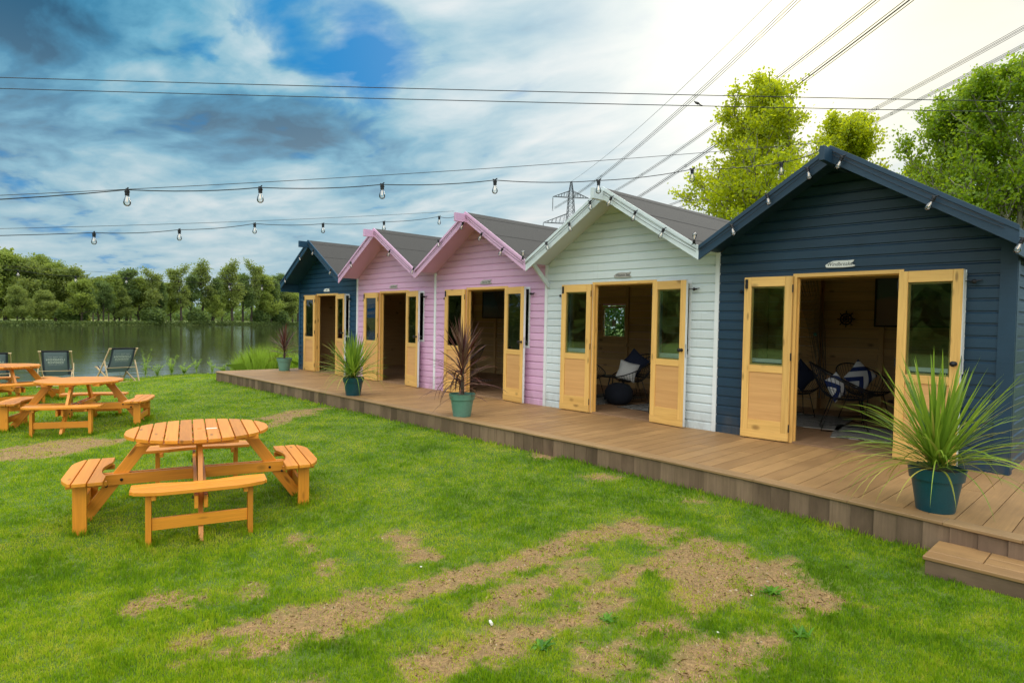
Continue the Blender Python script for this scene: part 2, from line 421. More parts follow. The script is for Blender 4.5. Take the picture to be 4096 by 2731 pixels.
kf = lambda X, Y: (X/1.6508, 1300+Y/1.6508)
sf = lambda X, Y: (860+X/1.96, 1380+Y/1.96)
ef = lambda X, Y: (1900+X/1.071, 1600+Y/1.071)
PATCH = [photo_poly(p, f) for p, f in [
 ([(90,490),(200,450),(500,385),(650,355),(850,330),(1000,285),(1200,240),(1300,205),(1400,185),(1530,150),(1570,180),(1700,200),(1600,240),(1480,205),(1300,262),(1250,290),(1100,310),(960,350),(780,385),(850,395),(700,440),(520,485),(430,525),(140,562),(110,555),(330,480),(110,517)], qf),
 ([(1010,425),(1060,370),(1200,330),(1365,282),(1380,320),(1200,380),(1100,425),(1020,432)], qf),
 ([(1320,390),(1450,340),(1600,270),(1730,225),(1850,250),(1900,300),(2000,310),(2050,370),(2200,420),(2240,440),(2010,462),(1985,390),(1900,375),(1850,400),(1780,440),(1660,500),(1510,520),(1530,480),(1660,445),(1640,350),(1560,325),(1480,365),(1380,395)], qf),
 ([(735,540),(800,525),(1000,500),(1080,470),(1200,455),(1300,430),(1420,385),(1510,400),(1490,440),(1370,480),(1300,500),(1150,545),(1000,590),(900,600),(830,625)], qf),
 ([(1300,530),(1480,500),(1530,520),(1480,600),(1400,620),(1270,625),(1320,580)], qf),
 ([(1640,600),(1680,540),(1850,500),(1960,520),(2010,550),(1880,600),(1720,652),(1560,645)], qf),
 ([(350,655),(480,615),(560,600),(540,660)], qf),
 ([(440,175),(475,185),(600,290),(570,290)], qf), ([(738,185),(800,192),(888,255),(840,252)], qf),
 ([(-30,340),(130,352),(140,378),(0,372),(-40,400)], qf), ([(310,330),(355,335),(350,360),(320,355)], qf),
 ([(-60,800),(250,752),(560,728),(840,738),(700,775),(400,835),(100,865),(-60,870)], kf),
 ([(350,600),(560,562),(800,540),(900,545),(720,585),(450,612)], sf),
 ([(255,285),(300,272),(345,278),(330,292),(270,297)], ef), ([(488,372),(540,363),(590,378),(520,390)], ef), ([(910,478),(950,474),(965,485),(920,490)], ef),
 ([(1770,700),(1850,640),(2050,590),(2140,585),(2060,625),(1800,690)], kf)]]
def patch_mask(x, y):
    """1 = bare dry earth, 0 = grass, for arrays"""
    best = np.full(x.shape, -9.0)
    for k, poly in enumerate(PATCH):
        P = np.array(poly); inside = np.zeros(x.shape, bool); dm = np.full(x.shape, 9.0)
        for i in range(len(P)):
            a = P[i]; b = P[(i+1) % len(P)]
            c = ((a[1] > y) != (b[1] > y)) & (x < (b[0]-a[0])*(y-a[1])/((b[1]-a[1]) + 1e-12) + a[0])
            inside ^= c
            ab = b-a; t = np.clip(((x-a[0])*ab[0]+(y-a[1])*ab[1])/(ab@ab+1e-9), 0, 1)
            dm = np.minimum(dm, np.hypot(x-a[0]-ab[0]*t, y-a[1]-ab[1]*t))
        sc = 1.0 if k < 7 else .8
        best = np.maximum(best, np.where(inside, dm, -dm)*sc)
    n = fbm(x*4, y*4, 4, 3)-.5; n2 = fbm(x*17, y*17, 3, 8)-.5
    return smooth(-.07, .10, best + n*.26 + n2*.22 + .03)

def grid_mesh(name, xs, ys, zf, mat, bare=False):
    X, Y = np.meshgrid(xs, ys); Z = zf(X, Y)
    V = np.stack([X, Y, Z], -1).reshape(-1, 3); nx, ny = len(xs), len(ys)
    i = np.arange(nx-1)[None, :]+np.arange(ny-1)[:, None]*nx
    Fq = np.stack([i, i+1, i+1+nx, i+nx], -1).reshape(-1, 4)
    me = bpy.data.meshes.new(name); me.vertices.add(len(V)); me.vertices.foreach_set('co', V.astype(np.float32).ravel())
    me.loops.add(Fq.size); me.loops.foreach_set('vertex_index', Fq.astype(np.int32).ravel())
    me.polygons.add(len(Fq)); me.polygons.foreach_set('loop_start', np.arange(0, Fq.size, 4, dtype=np.int32)); me.polygons.foreach_set('loop_total', np.full(len(Fq), 4, dtype=np.int32))
    me.polygons.foreach_set('use_smooth', np.ones(len(Fq), bool)); me.update()
    if bare:
        m = np.zeros(X.shape); w = (X > -2) & (X < 17) & (Y < -1.8) & (Y > -9.5); m[w] = patch_mask(X[w], Y[w])
        at = me.attributes.new('bare', 'FLOAT', 'POINT'); at.data.foreach_set('value', m.astype(np.float32).ravel())
    me.materials.append(mat); o = bpy.data.objects.new(name, me); COL.objects.link(o); return o

t = NT('lawn_soil'); p = t.pos(); b = t.attr('bare')
n1 = t.noise(p, 3.0, 6, .6); n2 = t.noise(p, 55, 4, .7); n3 = t.noise(p, .6, 3, .5); n4 = t.noise(p, 14, 5, .65)
gr = t.mix(t.ramp(n1, [(.35, 0), (.65, 1)]), (.055, .13, .006), (.16, .22, .015)); gr = t.mix(t.ramp(n2, [(.4, 0), (.7, .7)]), gr, (.10, .13, .02))
er = t.mix(t.ramp(n2, [(.32, 0), (.66, 1)]), (.12, .062, .022), (.52, .31, .125)); er = t.mix(t.ramp(n4, [(.35, 0), (.68, .8)]), er, (.25, .17, .07)); er = t.mix(t.ramp(n1, [(.55, 0), (.75, .6)]), er, (.18, .105, .05))
c = t.mix(b, gr, er)
t.bsdf(c, .95, t.bump(t.math('ADD', n2, n4), .7, .02)); M['lawn'] = t.m
xs = np.concatenate([np.linspace(-130, -14, 60), np.linspace(-13, -5, 30), np.arange(-4.9, 3.0, .08), np.arange(3.0, 17.6, .035), np.linspace(17.7, 30, 40), np.linspace(33, 320, 24)])
ys = np.concatenate([np.linspace(-260, -16, 24), np.linspace(-15, -8.9, 40), np.arange(-8.8, -1.9, .035), np.arange(-1.85, 3, .15), np.linspace(3.2, 12, 30), np.linspace(13, 260, 40)])
lawn = grid_mesh('lawn', xs, ys, lawn_z, M['lawn'], True); tag(lawn, 'mown green lawn with worn bare earth tracks between picnic tables and deck', 'lawn', kind='structure')

# water: dark, gently rippled
t = NT('lake_water'); p = t.pos()
mp = t.map(p, (1, 1, 1), (0, 0, R(8)))
w1 = t.noise(t.map(mp, (.9, .28, 1)), 1.5, 3, .5, .3); w2 = t.noise(t.map(mp, (5, 1.6, 1)), 1.6, 3, .55, .4); w3 = t.noise(t.map(p, (.05, .03, 1)), 1.0, 3, .5)
h = t.math('ADD', t.math('MULTIPLY', w1, .6), t.math('MULTIPLY', w2, .16))
b = t.bsdf((.045, .052, .022), .02, t.bump(h, 1.0, .0), IOR=2.1, Specular_IOR_Level=.8)
bn = [n for n in t.t.nodes if n.type == 'BUMP'][0]; t.set(bn.inputs['Distance'], t.math('MULTIPLY', t.ramp(w3, [(.35, .5), (.65, 1)]), .030))
M['water'] = t.m
wm = MB(); wm.add([(-900, -900, WATER_Z), (300, -900, WATER_Z), (300, 900, WATER_Z), (-900, 900, WATER_Z)], [(0, 1, 2, 3)])
wo = wm.build('lake', M['water']); tag(wo, 'dark green lake reflecting far trees', 'lake', kind='structure')

# far bank and the fields behind it
FB = [(-97, -120), (-112, -60), (-126, -22), (-136, 5.5), (-146, 20), (-154, 34), (-165, 52), (-181, 76), (-205, 115), (-260, 190), (-420, 420)]
FY = np.array([p[1] for p in FB], float); FX = np.array([p[0] for p in FB], float)
def far_z(x, y):
    d = np.interp(y, FY, FX) - x
    return -1.5 + .75*smooth(-1.5, 1.0, d) + .25*smooth(1, 8, d) + 4.0*smooth(30, 400, d)
t = NT('meadow'); p = t.pos(); n = t.noise(p, .05, 5, .6); n2 = t.noise(p, .9, 4, .6)
c = t.mix(t.ramp(n, [(.35, 0), (.65, 1)]), (.14, .20, .035), (.26, .27, .07)); c = t.mix(t.ramp(n2, [(.4, 0), (.7, .5)]), c, (.10, .15, .03)); t.bsdf(c, .95)
M['meadow'] = t.m
def farsheet():
    V = []; Fs = []; ds = [-3, -1.5, 0, 1, 3, 8, 20, 40, 80, 150, 300, 600, 1500, 4000]
    yy = np.concatenate([np.linspace(-900, -140, 8), np.linspace(-120, 200, 60), np.linspace(220, 1500, 12)])
    for y in yy:
        for d in ds:
            x = np.interp(y, FY, FX) - d; V.append((x, y, float(far_z(x, y))))
    m = len(ds)
    for i in range(len(yy)-1):
        for j in range(m-1): Fs.append((i*m+j, (i+1)*m+j, (i+1)*m+j+1, i*m+j+1))
    me = bpy.data.meshes.new('far_bank'); me.from_pydata(V, [], Fs); me.materials.append(M['meadow'])
    o = bpy.data.objects.new('far_bank', me); COL.objects.link(o)
    tag(o, 'sunlit meadow on the far side of the lake', 'meadow', kind='structure')
farsheet()

# ------------------------------------------------------------------ grass
M['grass'] = None
t = NT('grass_blade'); v = t.attr('var'); p = t.pos(); n = t.noise(p, 1.1, 4, .6); n2 = t.noise(p, 6, 3, .6)
n3 = t.noise(p, 16, 3, .6)
f = t.math('ADD', t.math('MULTIPLY', v, .36), t.math('ADD', t.math('MULTIPLY', t.ramp(n, [(.32, 0), (.68, 1)]), .26), t.math('ADD', t.math('MULTIPLY', t.ramp(n2, [(.32, 0), (.68, 1)]), .20), t.math('MULTIPLY', t.ramp(n3, [(.3, 0), (.7, 1)]), .18))))
c = t.ramp(f, [(.20, (.045, .13, .003)), (.42, (.155, .32, .004)), (.60, (.38, .50, .010)), (.78, (.62, .58, .07)), (.92, (.68, .52, .18))])
bb = t.n('ShaderNodeBsdfPrincipled'); t.set(bb.inputs['Base Color'], c); bb.inputs['Roughness'].default_value = .55
tr = t.n('ShaderNodeBsdfTranslucent'); t.set(tr.inputs[0], t.mix(.5, c, (.48, .62, .01))); mx = t.n('ShaderNodeMixShader'); mx.inputs[0].default_value = .45
t.t.links.new(bb.outputs[0], mx.inputs[1]); t.t.links.new(tr.outputs[0], mx.inputs[2]); t.t.links.new(mx.outputs[0], t.out.inputs[0]); M['grass'] = t.m

def blades(name, x, y, z, hgt, wid, mat, var, lean=.35, parent=None):
    """curved grass blades: a quad and a tip triangle, sharing one 5-sided outline each"""
    N = len(x); a = RNG.uniform(0, 2*PI, N); l = RNG.normal(0, lean, N)*hgt; la = RNG.uniform(0, 2*PI, N)
    dx = np.cos(a)*wid/2; dy = np.sin(a)*wid/2; lx = np.cos(la)*l; ly = np.sin(la)*l
    V = np.zeros((N, 5, 3))
    V[:, 0] = np.stack([x-dx, y-dy, z-.004], -1); V[:, 1] = np.stack([x+dx, y+dy, z-.004], -1)
    V[:, 2] = np.stack([x+dx*.75+lx*.3, y+dy*.75+ly*.3, z+hgt*.55], -1); V[:, 4] = np.stack([x-dx*.75+lx*.3, y-dy*.75+ly*.3, z+hgt*.55], -1)
    V[:, 3] = np.stack([x+lx, y+ly, z+hgt*np.sqrt(np.clip(1-(l/hgt)**2*.4, .2, 1))], -1)
    F_ = np.concatenate([V[:, [0, 1, 2, 4]].reshape(N, 4, 3)], 0); 
    return V
def make_grass(N=900000):
    # sample so that density falls with distance from the viewpoint
    dep = 2.3*np.exp(RNG.uniform(0, 1, N)*math.log(22/2.3)); lat = RNG.uniform(-1.02, 1.02, N)*dep
    f2 = np.array([cf.x, cf.y]); f2 /= np.linalg.norm(f2); r2 = np.array([-f2[1], f2[0]])*-1
    x = CAMP.x + f2[0]*dep + r2[0]*lat; y = CAMP.y + f2[1]*dep + r2[1]*lat
    k = (y < deck_y(x)-.01) & (x > shore_x(y)+.05) & ~((x > 14.9) & (y > -2.66)) ; x = x[k]; y = y[k]; dep = dep[k]
    m = np.zeros(len(x)); w = (x > -2) & (y > -9.5); m[w] = patch_mask(x[w], y[w])
    cl = fbm(x*2.2, y*2.2, 4, 21); cl2 = fbm(x*9, y*9, 3, 31)
    keep = RNG.uniform(0, 1, len(x)) < np.clip(1 - m*(.90-.45*(cl2 > .56)), 0, 1)*np.clip(.30+1.5*cl2, 0, 1)
    x = x[keep]; y = y[keep]; dep = dep[keep]; m = m[keep]; cl = cl[keep]; cl2 = cl2[keep]
    # longer grass against the deck
    edge = np.exp(-(deck_y(x)-y)/.08)
    h = (.008+.024*cl*cl2*2)*RNG.uniform(.6, 1.4, len(x))*(1-.45*m) + edge*RNG.uniform(0, .06, len(x))
    wd = .0022+.00085*dep
    V = blades('g', x, y, lawn_z(x, y), h, wd, None, None)
    var = np.clip(RNG.normal(.5, .22, len(x)) + (.5-cl)*.9 + m*.5 - edge*.3, 0, 1)
    o = np_mesh('grass', V, 5, M['grass'], var); tag(o, 'short green lawn grass, thin over the worn tracks', 'grass', kind='stuff')
    return o

# ------------------------------------------------------------------ deck
DECK_EDGE = [(-.28, -2.05), (2.4, -2.0), (6, -1.99), (9, -2.01), (11.6, -1.99), (12.4, -2.01), (13.5, -2.07), (14.3, -2.14), (14.95, -2.21), (15.4, -2.26), (17.5, -2.45), (20, -2.7)]
DXs = np.array([p[0] for p in DECK_EDGE]); DYs = np.array([p[1] for p in DECK_EDGE])
def deck_y(x): return np.interp(x, DXs, DYs, left=-1e-9, right=-2.7)
deck = thing('timber_deck', 'long brown composite deck with vertical fascia boards running below all five beach huts', 'deck', (6, -1, 0))
DOFF = Vector((-6, 1, 0))
def dsh(mb): mb.v = [(v[0]-6, v[1]+1, v[2]) for v in mb.v]; return mb
mb = MB(); pitch = .166; x = -.28; k = 0
while x < 19.5:
    x1 = x+pitch-.006; xm = (x+x1)/2
    back = -.006 if 0 < xm < 15.02 else (3.0 if xm >= 15.02 else .55)
    if xm < 0: back = .55
    front = float(deck_y(xm)) + .135
    # boards are joined end to end at places
    cuts = [front] + ([-.98+.0*k] if k % 3 == 1 else []) + [back]
    for a, b in zip(cuts[:-1], cuts[1:]):
        mb.box(x, x1, a+.002, b-.002, -.024, 0, 1)
    x += pitch; k += 1
# threshold strip at the front of each hut door opening
dsh(mb).build('board', M['deck'], deck)['label'] = 'brown deck boards running towards the huts'
mb = MB(); xx = list(DXs); 
for i in range(len(DXs)-1):
    a = Vector((DXs[i], DYs[i], 0)); b = Vector((DXs[i+1], DYs[i+1], 0)); n = max(1, round((b-a).length/3.0))
    for j in range(n):
        p = a.lerp(b, j/n); q = a.lerp(b, (j+1)/n); d = (q-p).normalized(); nn = Vector((-d.y, d.x, 0))
        mb.board(p + nn*.0525 + Vector((0,0,-.0085)) + d*.001, q + nn*.0525 + Vector((0,0,-.0085)) - d*.001, nn, .148, .025)
mb.board((-.31, -2.04, -.0085), (-.31, .55, -.0085), (1, 0, 0), .06, .025)
dsh(mb).build('nosing', M['nosing'], deck, bevel=.004)
mb = MB(); x = -.28
while x < 18:
    y = float(deck_y(x+.08)); mb.box(x, x+pitch-.004, y, y+.02, -.50, -.0215, 2); x += pitch
y = -2.03
while y < .5: mb.box(-.325, -.305, y, y+.16, -.50, -.0215, 2); y += .166
dsh(mb).build('fascia', M['fascia'], deck)
mb = MB(); mb.box(-.26, 19.4, -1.95, -.03, -.2, -.03, 0); mb.box(15.05, 19.4, -.01, 3.0, -.2, -.03, 0); mb.box(-.26, -.02, 0, .5, -.2, -.03, 0)
dsh(mb).build('joists', M['fascia'], deck)
# step box
st = thing('deck_step', 'low brown composite step box on the lawn at the right end of the deck', 'step', (14.93, -2.66, -.27))
mb = MB()
mb.box(0, 2.4, 0, .14, .11, .135, 0); mb.box(0, .30, .145, .44, .11, .135, 0); 
mb.box(.305, 2.4, .145, .29, .11, .135, 0); mb.box(.305, 2.4, .295, .44, .11, .135, 0)
mb.build('tread', M['deck'], st, bevel=.004)
mb = MB(); mb.box(.015, 2.39, .012, .034, -.2, .109, 0); mb.box(.012, .034, .036, .43, -.2, .109, 1); mb.build('riser', M['fascia'], st)

# ------------------------------------------------------------------ beach huts
W = 3.0; DEPTH = 3.5; ZR = 3.258; SL = .62; OV = .52
PROF = [(0, .0), (.086, .0), (.099, .015), (.1165, .017), (.1170, .0)]       # height, recess of one cladding board
def cladding(mb, x0, x1, z0, z1, roof, holes, xf):
    """shiplap strips with real grooves; roof(z)->(xl,xr) clips the gable; xf maps (x, recess, z) to 3-D"""
    rows = []; k = 0; z = z0
    while z < z1:
        for h, d in PROF: rows.append((z+h, d, k))
        z += .1200; k += 1
    zs = sorted({h[2] for h in holes} | {h[3] for h in holes})
    out = []
    for i in range(len(rows)-1):
        a, b = rows[i], rows[i+1]; out.append(a)
        for zc in zs:
            if a[0] < zc < b[0]:
                tt = (zc-a[0])/(b[0]-a[0]); out.append((zc, a[1]+(b[1]-a[1])*tt, a[2])); out.append((zc+1e-5, a[1]+(b[1]-a[1])*tt, a[2]))
    out.append(rows[-1])
    vr = {}
    for a, b in zip(out[:-1], out[1:]):
        if a[0] >= z1: break
        za, zb = a[0], min(b[0], z1); zm = (za+zb)/2
        la, ra = roof(za); lb, rb = roof(zb)
        la, lb = max(la, x0), max(lb, x0); ra, rb = min(ra, x1), min(rb, x1)
        if ra-la < .01 and rb-lb < .01: continue
        cuts = [(-1e9, -1e9)] + sorted([(h[0], h[1]) for h in holes if h[2] < zm < h[3]]) + [(1e9, 1e9)]
        for c0, c1 in zip(cuts[:-1], cuts[1:]):
            pa, qa = max(la, c0[1]), min(ra, c1[0]); pb, qb = max(lb, c0[1]), min(rb, c1[0])
            if qa-pa < .003 and qb-pb < .003: continue
            qa = max(qa, pa); qb = max(qb, pb)
            v = vr.setdefault(a[2], random.random())
            mb.add([xf(pa, a[1], za), xf(qa, a[1], za), xf(qb, b[1], zb), xf(pb, b[1], zb)], [(0, 1, 2, 3)], None, v)

def text_mesh(body, size, mat, parent, name, matrix, shear=0.0, xs=1.0, extrude=.0008, align='CENTER', spacing=1.0, offset=0):
    cu_ = bpy.data.curves.new(name, 'FONT'); cu_.body = body; cu_.size = size; cu_.align_x = align; cu_.align_y = 'CENTER'; cu_.shear = shear; cu_.extrude = extrude; cu_.space_character = spacing; cu_.offset = offset
    tmp = bpy.data.objects.new(name, cu_); cu_.materials.append(mat); COL.objects.link(tmp)
    me = bpy.data.meshes.new_from_object(tmp.evaluated_get(bpy.context.evaluated_depsgraph_get())); bpy.data.objects.remove(tmp)
    me.name = name
    o = bpy.data.objects.new(name, me); COL.objects.link(o)
    o.parent = parent; o.matrix_local = matrix @ Matrix.Diagonal((xs, 1, 1, 1)); return o

def make_leaf(side, mid_paint):
    """one glazed half door. side=+1: extends to +x from its hinge. local y- is the bare pine face"""
    e = bpy.data.objects.new('door', None); COL.objects.link(e); e.empty_display_size = .1
    w = .565; h = 1.945; s = side
    def bx(m, a, b, y0, y1, z0, z1, ax=None): m.box(min(a*s, b*s), max(a*s, b*s), y0, y1, z0, z1, ax)
    m = MB(); bx(m, 0, .085, -.044, 0, 0, h, 2); bx(m, w-.085, w, -.044, 0, 0, h, 2)
    bx(m, .086, w-.086, -.044, 0, h-.115, h, 0); bx(m, .086, w-.086, -.044, 0, .80, .885, 0); bx(m, .086, w-.086, -.044, 0, 0, .225, 0)
    m.build('leaf_frame', M['pine'], e, bevel=.002)
    m = MB(); bx(m, .0, w+.001, -.046, -.0445, .012, .095, 0); m.build('weather_board', M['pine'], e)
    m = MB(); bx(m, .087, w-.087, -.034, -.012, .226, .799, 0); m.build('lower_panel', M['ply'], e)
    m = MB(); bx(m, .0865, w-.0865, -.024, -.020, .886, h-.116, 2); m.build('glass_pane', M['glass'], e)
    m = MB()     # painted outer skin of the leaf, its edge shows on the free side
    bx(m, w+.0005, w+.004, -.036, .004, .004, h-.004, 2)
    bx(m, .0, .085, .0005, .006, 0, h, 2); bx(m, w-.085, w-.002, .0005, .006, 0, h, 2); bx(m, .086, w-.086, .0005, .006, 0, .885, 0); bx(m, .086, w-.086, .0005, .006, h-.115, h, 0)
    m.build('painted_face', mid_paint, e)
    m = MB(); bx(m, .0865, .104, -.016, -.001, .886, h-.116, 2); bx(m, w-.104, w-.0865, -.016, -.001, .886, h-.116, 2)
    bx(m, .105, w-.105, -.016, -.001, .886, .904, 0); bx(m, .105, w-.105, -.016, -.001, h-.134, h-.116, 0); m.build('glazing_bead', M['pine'], e)
    if side > 0:
        m = MB(); m.lathe([(0, 0), (.024, 0), (.024, .006), (.010, .010), (.010, .034), (.024, .044), (.028, .058), (.022, .070), (0, .074)], 14, ((w-.042)*s, -.044, 1.02), (0, -1, 0))
        k = m.build('door_knob', M['black'], e, True)
        m = MB(); m.lathe([(0, 0), (.010, 0), (.010, .03), (.026, .04), (.022, .06), (0, .064)], 12, ((w-.042)*s, .006, 1.02), (0, 1, 0)); m.build('door_knob', M['black'], e, True)
        m = MB(); m.box(w+.004, w+.006, -.032, -.012, .92, 1.10); m.build('lock_plate', M['chrome'], e)
    else:
        m = MB(); m.box(-w+.012, -w+.045, -.052, -.0445, h-.135, h-.025); m.tube([(-w+.028, -.055, h-.11), (-w+.028, -.055, h-.06)], .005, 6); m.build('bolt', M['black'], e)
    for z in (.16, 1.0, 1.80):
        m = MB(); m.tube([(.0*s-.006*s, -.048, z-.045), (-.006*s, -.048, z+.045)], .007, 8); m.build('hinge', M['black'], e)
    return e

def sign_shape(mb, w, h, t_):
    P = [(-w/2+.0, -h*.42), (-w/2-.012, -h*.1), (-w/2+.02, h*.22), (-w/2+.07, h*.46), (-w*.1, h*.5), (w*.25, h*.47), (w/2-.01, h*.52), (w/2-.028, h*.18), (w/2-.05, h*.02), (w/2-.015, -h*.14), (w/2, -h*.36), (w/2-.03, -h*.45), (w*.1, -h*.5), (-w*.2, -h*.47)]
    mb.prism(P, ((0, 0, 0), (1, 0, 0), (0, 0, 1), (0, -1, 0)), 0, t_)

def gable(x, x0): return ZR - .035 - SL*abs(x-x0-1.5)
def make_hut(i, label, paintm, trim, text, tsize, sign_mat):
    x0 = i*W; hut = thing('beach_hut', label, 'beach hut', (x0+1.5, 0, 0), 0, 'beach huts along the deck'); OFF = x0+1.5
    first, last = i == 0, i == 4
    def sh(m): m.v = [(v[0]-OFF, v[1], v[2]) for v in m.v]; return m
    def part(m, name, mat, **kw):
        return sh(m).build(name, mat, hut, **kw)
    xa, xb = x0+.0, x0+W
    def roof(z):
        if z <= gable(x0, x0): return (xa, xb)
        hw = (ZR-.035-z)/SL; return (OFF-hw, OFF+hw)
    holes = [(x0+.955, x0+2.09, -1, 1.985), (x0+.415, x0+.93, .93, 1.955), (x0+2.105, x0+2.63, .93, 1.955)]
    m = MB(); cladding(m, xa+.02, xb-.02 if not last else xb-.05, -.0, ZR-.04, roof, holes, lambda x, d, z: (x, -.022+d, z)); part(m, 'front_cladding', paintm)
    # inner lining of the front wall
    m = MB()
    for a, b, z0, z1 in ((xa, x0+.415, 0, 2.28), (x0+.93, x0+.955, 0, 2.28), (x0+2.09, x0+2.105, 0, 2.28), (x0+2.63, xb, 0, 2.28), (x0+.415, x0+.93, 0, .93), (x0+.415, x0+.93, 1.955, 2.28), (x0+2.105, x0+2.63, 0, .93), (x0+2.105, x0+2.63, 1.955, 2.28), (x0+.955, x0+2.09, 1.985, 2.28)):
        m.box(a+.001, b-.001, .006, .05, z0, z1)
    part(m, 'front_lining', M['inwood'])
    # windows beside the door
    for a, b in ((x0+.415, x0+.93), (x0+2.105, x0+2.63)):
        f = MB(); 
        f.box(a, a+.038, -.026, .05, .93, 1.955, 2); f.box(b-.032, b, -.026, .05, .93, 1.955, 2); f.box(a+.039, b-.033, -.026, .05, .93, .972, 0); f.box(a+.039, b-.033, -.026, .05, 1.92, 1.955, 0)
        fo = part(f, 'window', M['white'])
        g = MB(); g.box(a+.0385, b-.0325, .004, .008, .973, 1.919, 2); sh(g).build('pane', M['glass'], fo)
    # door frame
    m = MB(); m.box(x0+.956, x0+1.0, -.028, .06, .002, 1.984, 2); m.box(x0+2.046, x0+2.089, -.028, .06, .002, 1.984, 2); m.box(x0+1.0005, x0+2.0455, -.028, .06, 1.944, 1.984, 0)
    m.box(x0+1.0005, x0+1.014, .02, .045, .02, 1.944, 2); m.box(x0+1.0145, x0+2.0455, .02, .045, 1.93, 1.9435, 0)
    part(m, 'door_frame', M['pine'])
    m = MB(); m.box(x0+1.0005, x0+2.0455, -.035, .06, .001, .018, 0); part(m, 'threshold', M['floor'])
    # the two leaves, folded back against the wall
    angs = [(3, 8), (2.5, 9.5), (3, 9), (3, 7), (4, 5.5)][i]
    L = make_leaf(-1, paintm if i not in (0, 4) else M['navy']); L.parent = hut; L.location = (x0+.966-OFF, -.034, .012); L.rotation_euler = (0, 0, R(angs[0]))
    Rr = make_leaf(1, M['white'] if i not in (0,) else M['white']); Rr.parent = hut; Rr.location = (x0+2.062-OFF, -.034, .012); Rr.rotation_euler = (0, 0, -R(angs[1]))
    # hooks that hold the leaves
    m = MB(); m.tube([(x0+2.70, -.02, 1.835), (x0+2.70, -.07, 1.835)], .006, 6); m.lathe([(0, 0), (.02, .002), (.022, .010), (.012, .02), (0, .022)], 10, (x0+2.70, -.075, 1.835), (0, -1, 0)); m.tube([(x0+2.66, -.05, 1.83), (x0+2.76, -.045, 1.85), (x0+2.60, -.045, 1.842)], .004, 5)
    m.tube([(x0+.34, -.02, 1.79), (x0+.34, -.06, 1.79)], .006, 6); m.lathe([(0, 0), (.02, .002), (.022, .010), (.012, .02), (0, .022)], 10, (x0+.34, -.06, 1.79), (0, -1, 0)); part(m, 'door_hook', M['black'])
    # corner trims
    m = MB()
    if first: m.box(xa-.03, xa+.045, -.034, .02, -.0, 2.33, 2)
    else: m.box(xa-.028, xa+.028, -.036, -.001, .001, 2.30, 2)
    part(m, 'corner_trim', trim)
    if last:
        m = MB(); m.box(xb-.11, xb+.02, -.034, -.004, .001, 2.25, 2); m.box(xb+.0025, xb+.024, -.003, .09, .001, 2.25, 2); part(m, 'corner_trim', paintm)
    # roof: deck boards + felt, two slopes
    e0 = -.085 if first else 0; e1 = .085 if last else 0
    ang = math.atan(SL); cs = math.cos(ang)
    for s in (-1, 1):
        run = 1.5 - (e0 if s < 0 else -e1)
        for nm, ta, tb, ya, yb, mt, r0 in (('soffit', -.035, -.012, -OV+.021, -.001, paintm, 0), ('roof_boards', -.035, -.012, .001, DEPTH+.12, M['inwood'], 0), ('roof_felt', -.0115, -.002, -OV+.002, DEPTH+.16, M['felt'], 0)):
            m = MB(); za, zb = ZR+ta, ZR+tb; x1 = s*run
            P = [(0, za), (x1, za-SL*run), (x1, zb-SL*run), (0, zb)]
            if s < 0: P = P[::-1]
            m.prism(P, ((OFF, ya, 0), (1, 0, 0), (0, 0, 1), (0, 1, 0)), 0, yb-ya); part(m, nm, mt)
        # felt overlap seams and a few clout nails
        if s > 0:
            m = MB()
            for k, q in enumerate((.12, .70, 1.28)):
                x = q; m.prism([(x, ZR-SL*x), (x+.035, ZR-SL*(x+.035)), (x+.035, ZR-SL*(x+.035)+.003), (x, ZR-SL*x+.003)], ((OFF, -OV+.04, 0), (1, 0, 0), (0, 0, 1), (0, 1, 0)), 0, DEPTH+.5)
            part(m, 'felt_seam', M['felt'])
        # barge board in two layers
        m = MB(); run2 = run
        def rk(zt, zb_, y0, y1):
            P = [(0, ZR+zt), (s*run2, ZR+zt-SL*run2), (s*run2, ZR+zb_-SL*run2), (0, ZR+zb_)]
            if s > 0: P = P[::-1]
            m.prism(P, ((OFF, y1, 0), (1, 0, 0), (0, 0, 1), (0, 1, 0)), 0, y0-y1, (cs, -s*SL*cs))
        rk(.004, -.165, -OV-.001+.021, -OV-.001); rk(.012, -.040, -OV-.0015, -OV-.012)
        part(m, 'barge_board', paintm if i != 3 else M['mint'], bevel=.002)
    # ridge beam standing proud of the gable
    m = MB(); m.box(OFF-.026, OFF+.026, -.76, -.025, ZR-.185, ZR-.037, 1); part(m, 'ridge_beam', paintm, bevel=.003)
    m = MB(); m.box(OFF-.026, OFF+.026, .01, DEPTH, ZR-.20, ZR-.055, 1); part(m, 'ridge_beam', M['inwood'])
    if last:
        m = MB(); m.box(xb+.065, xb+.084, -OV+.01, DEPTH+.1, 2.035, 2.26, 1); part(m, 'eaves_fascia', paintm)
    if first:
        m = MB(); m.box(xa-.084, xa-.066, -OV+.01, DEPTH+.1, 2.045, 2.24, 1); part(m, 'eaves_fascia', paintm)
    # brace under the overhang
    if i == 3:
        m = MB(); m.board((xa+.055, -.41, 2.29), (xa+.055, -.03, 1.95), (0, .7, .7), .07, .03); part(m, 'brace', paintm)
    # back and side walls, posts, rails, floor
    m = MB(); z = 0
    bh = [(x0+1.40, x0+2.05, 1.06, 1.74)] if i == 2 else []
    zz = 0; 
    while zz < 3.15:
        z1 = zz+.148
        zm = zz+.074; 
        l, r_ = roof(zm)
        segs = [(l, r_)]
        for h in bh:
            if h[2]-.07 < zm < h[3]+.05: segs = [(l, h[0]), (h[1], r_)]
        for a, b in segs:
            if b-a > .02: m.box(a+.001, b-.001, DEPTH, DEPTH+.018, zz+.002, z1, 0)
        zz += .150
    part(m, 'back_wall', M['inwood'])
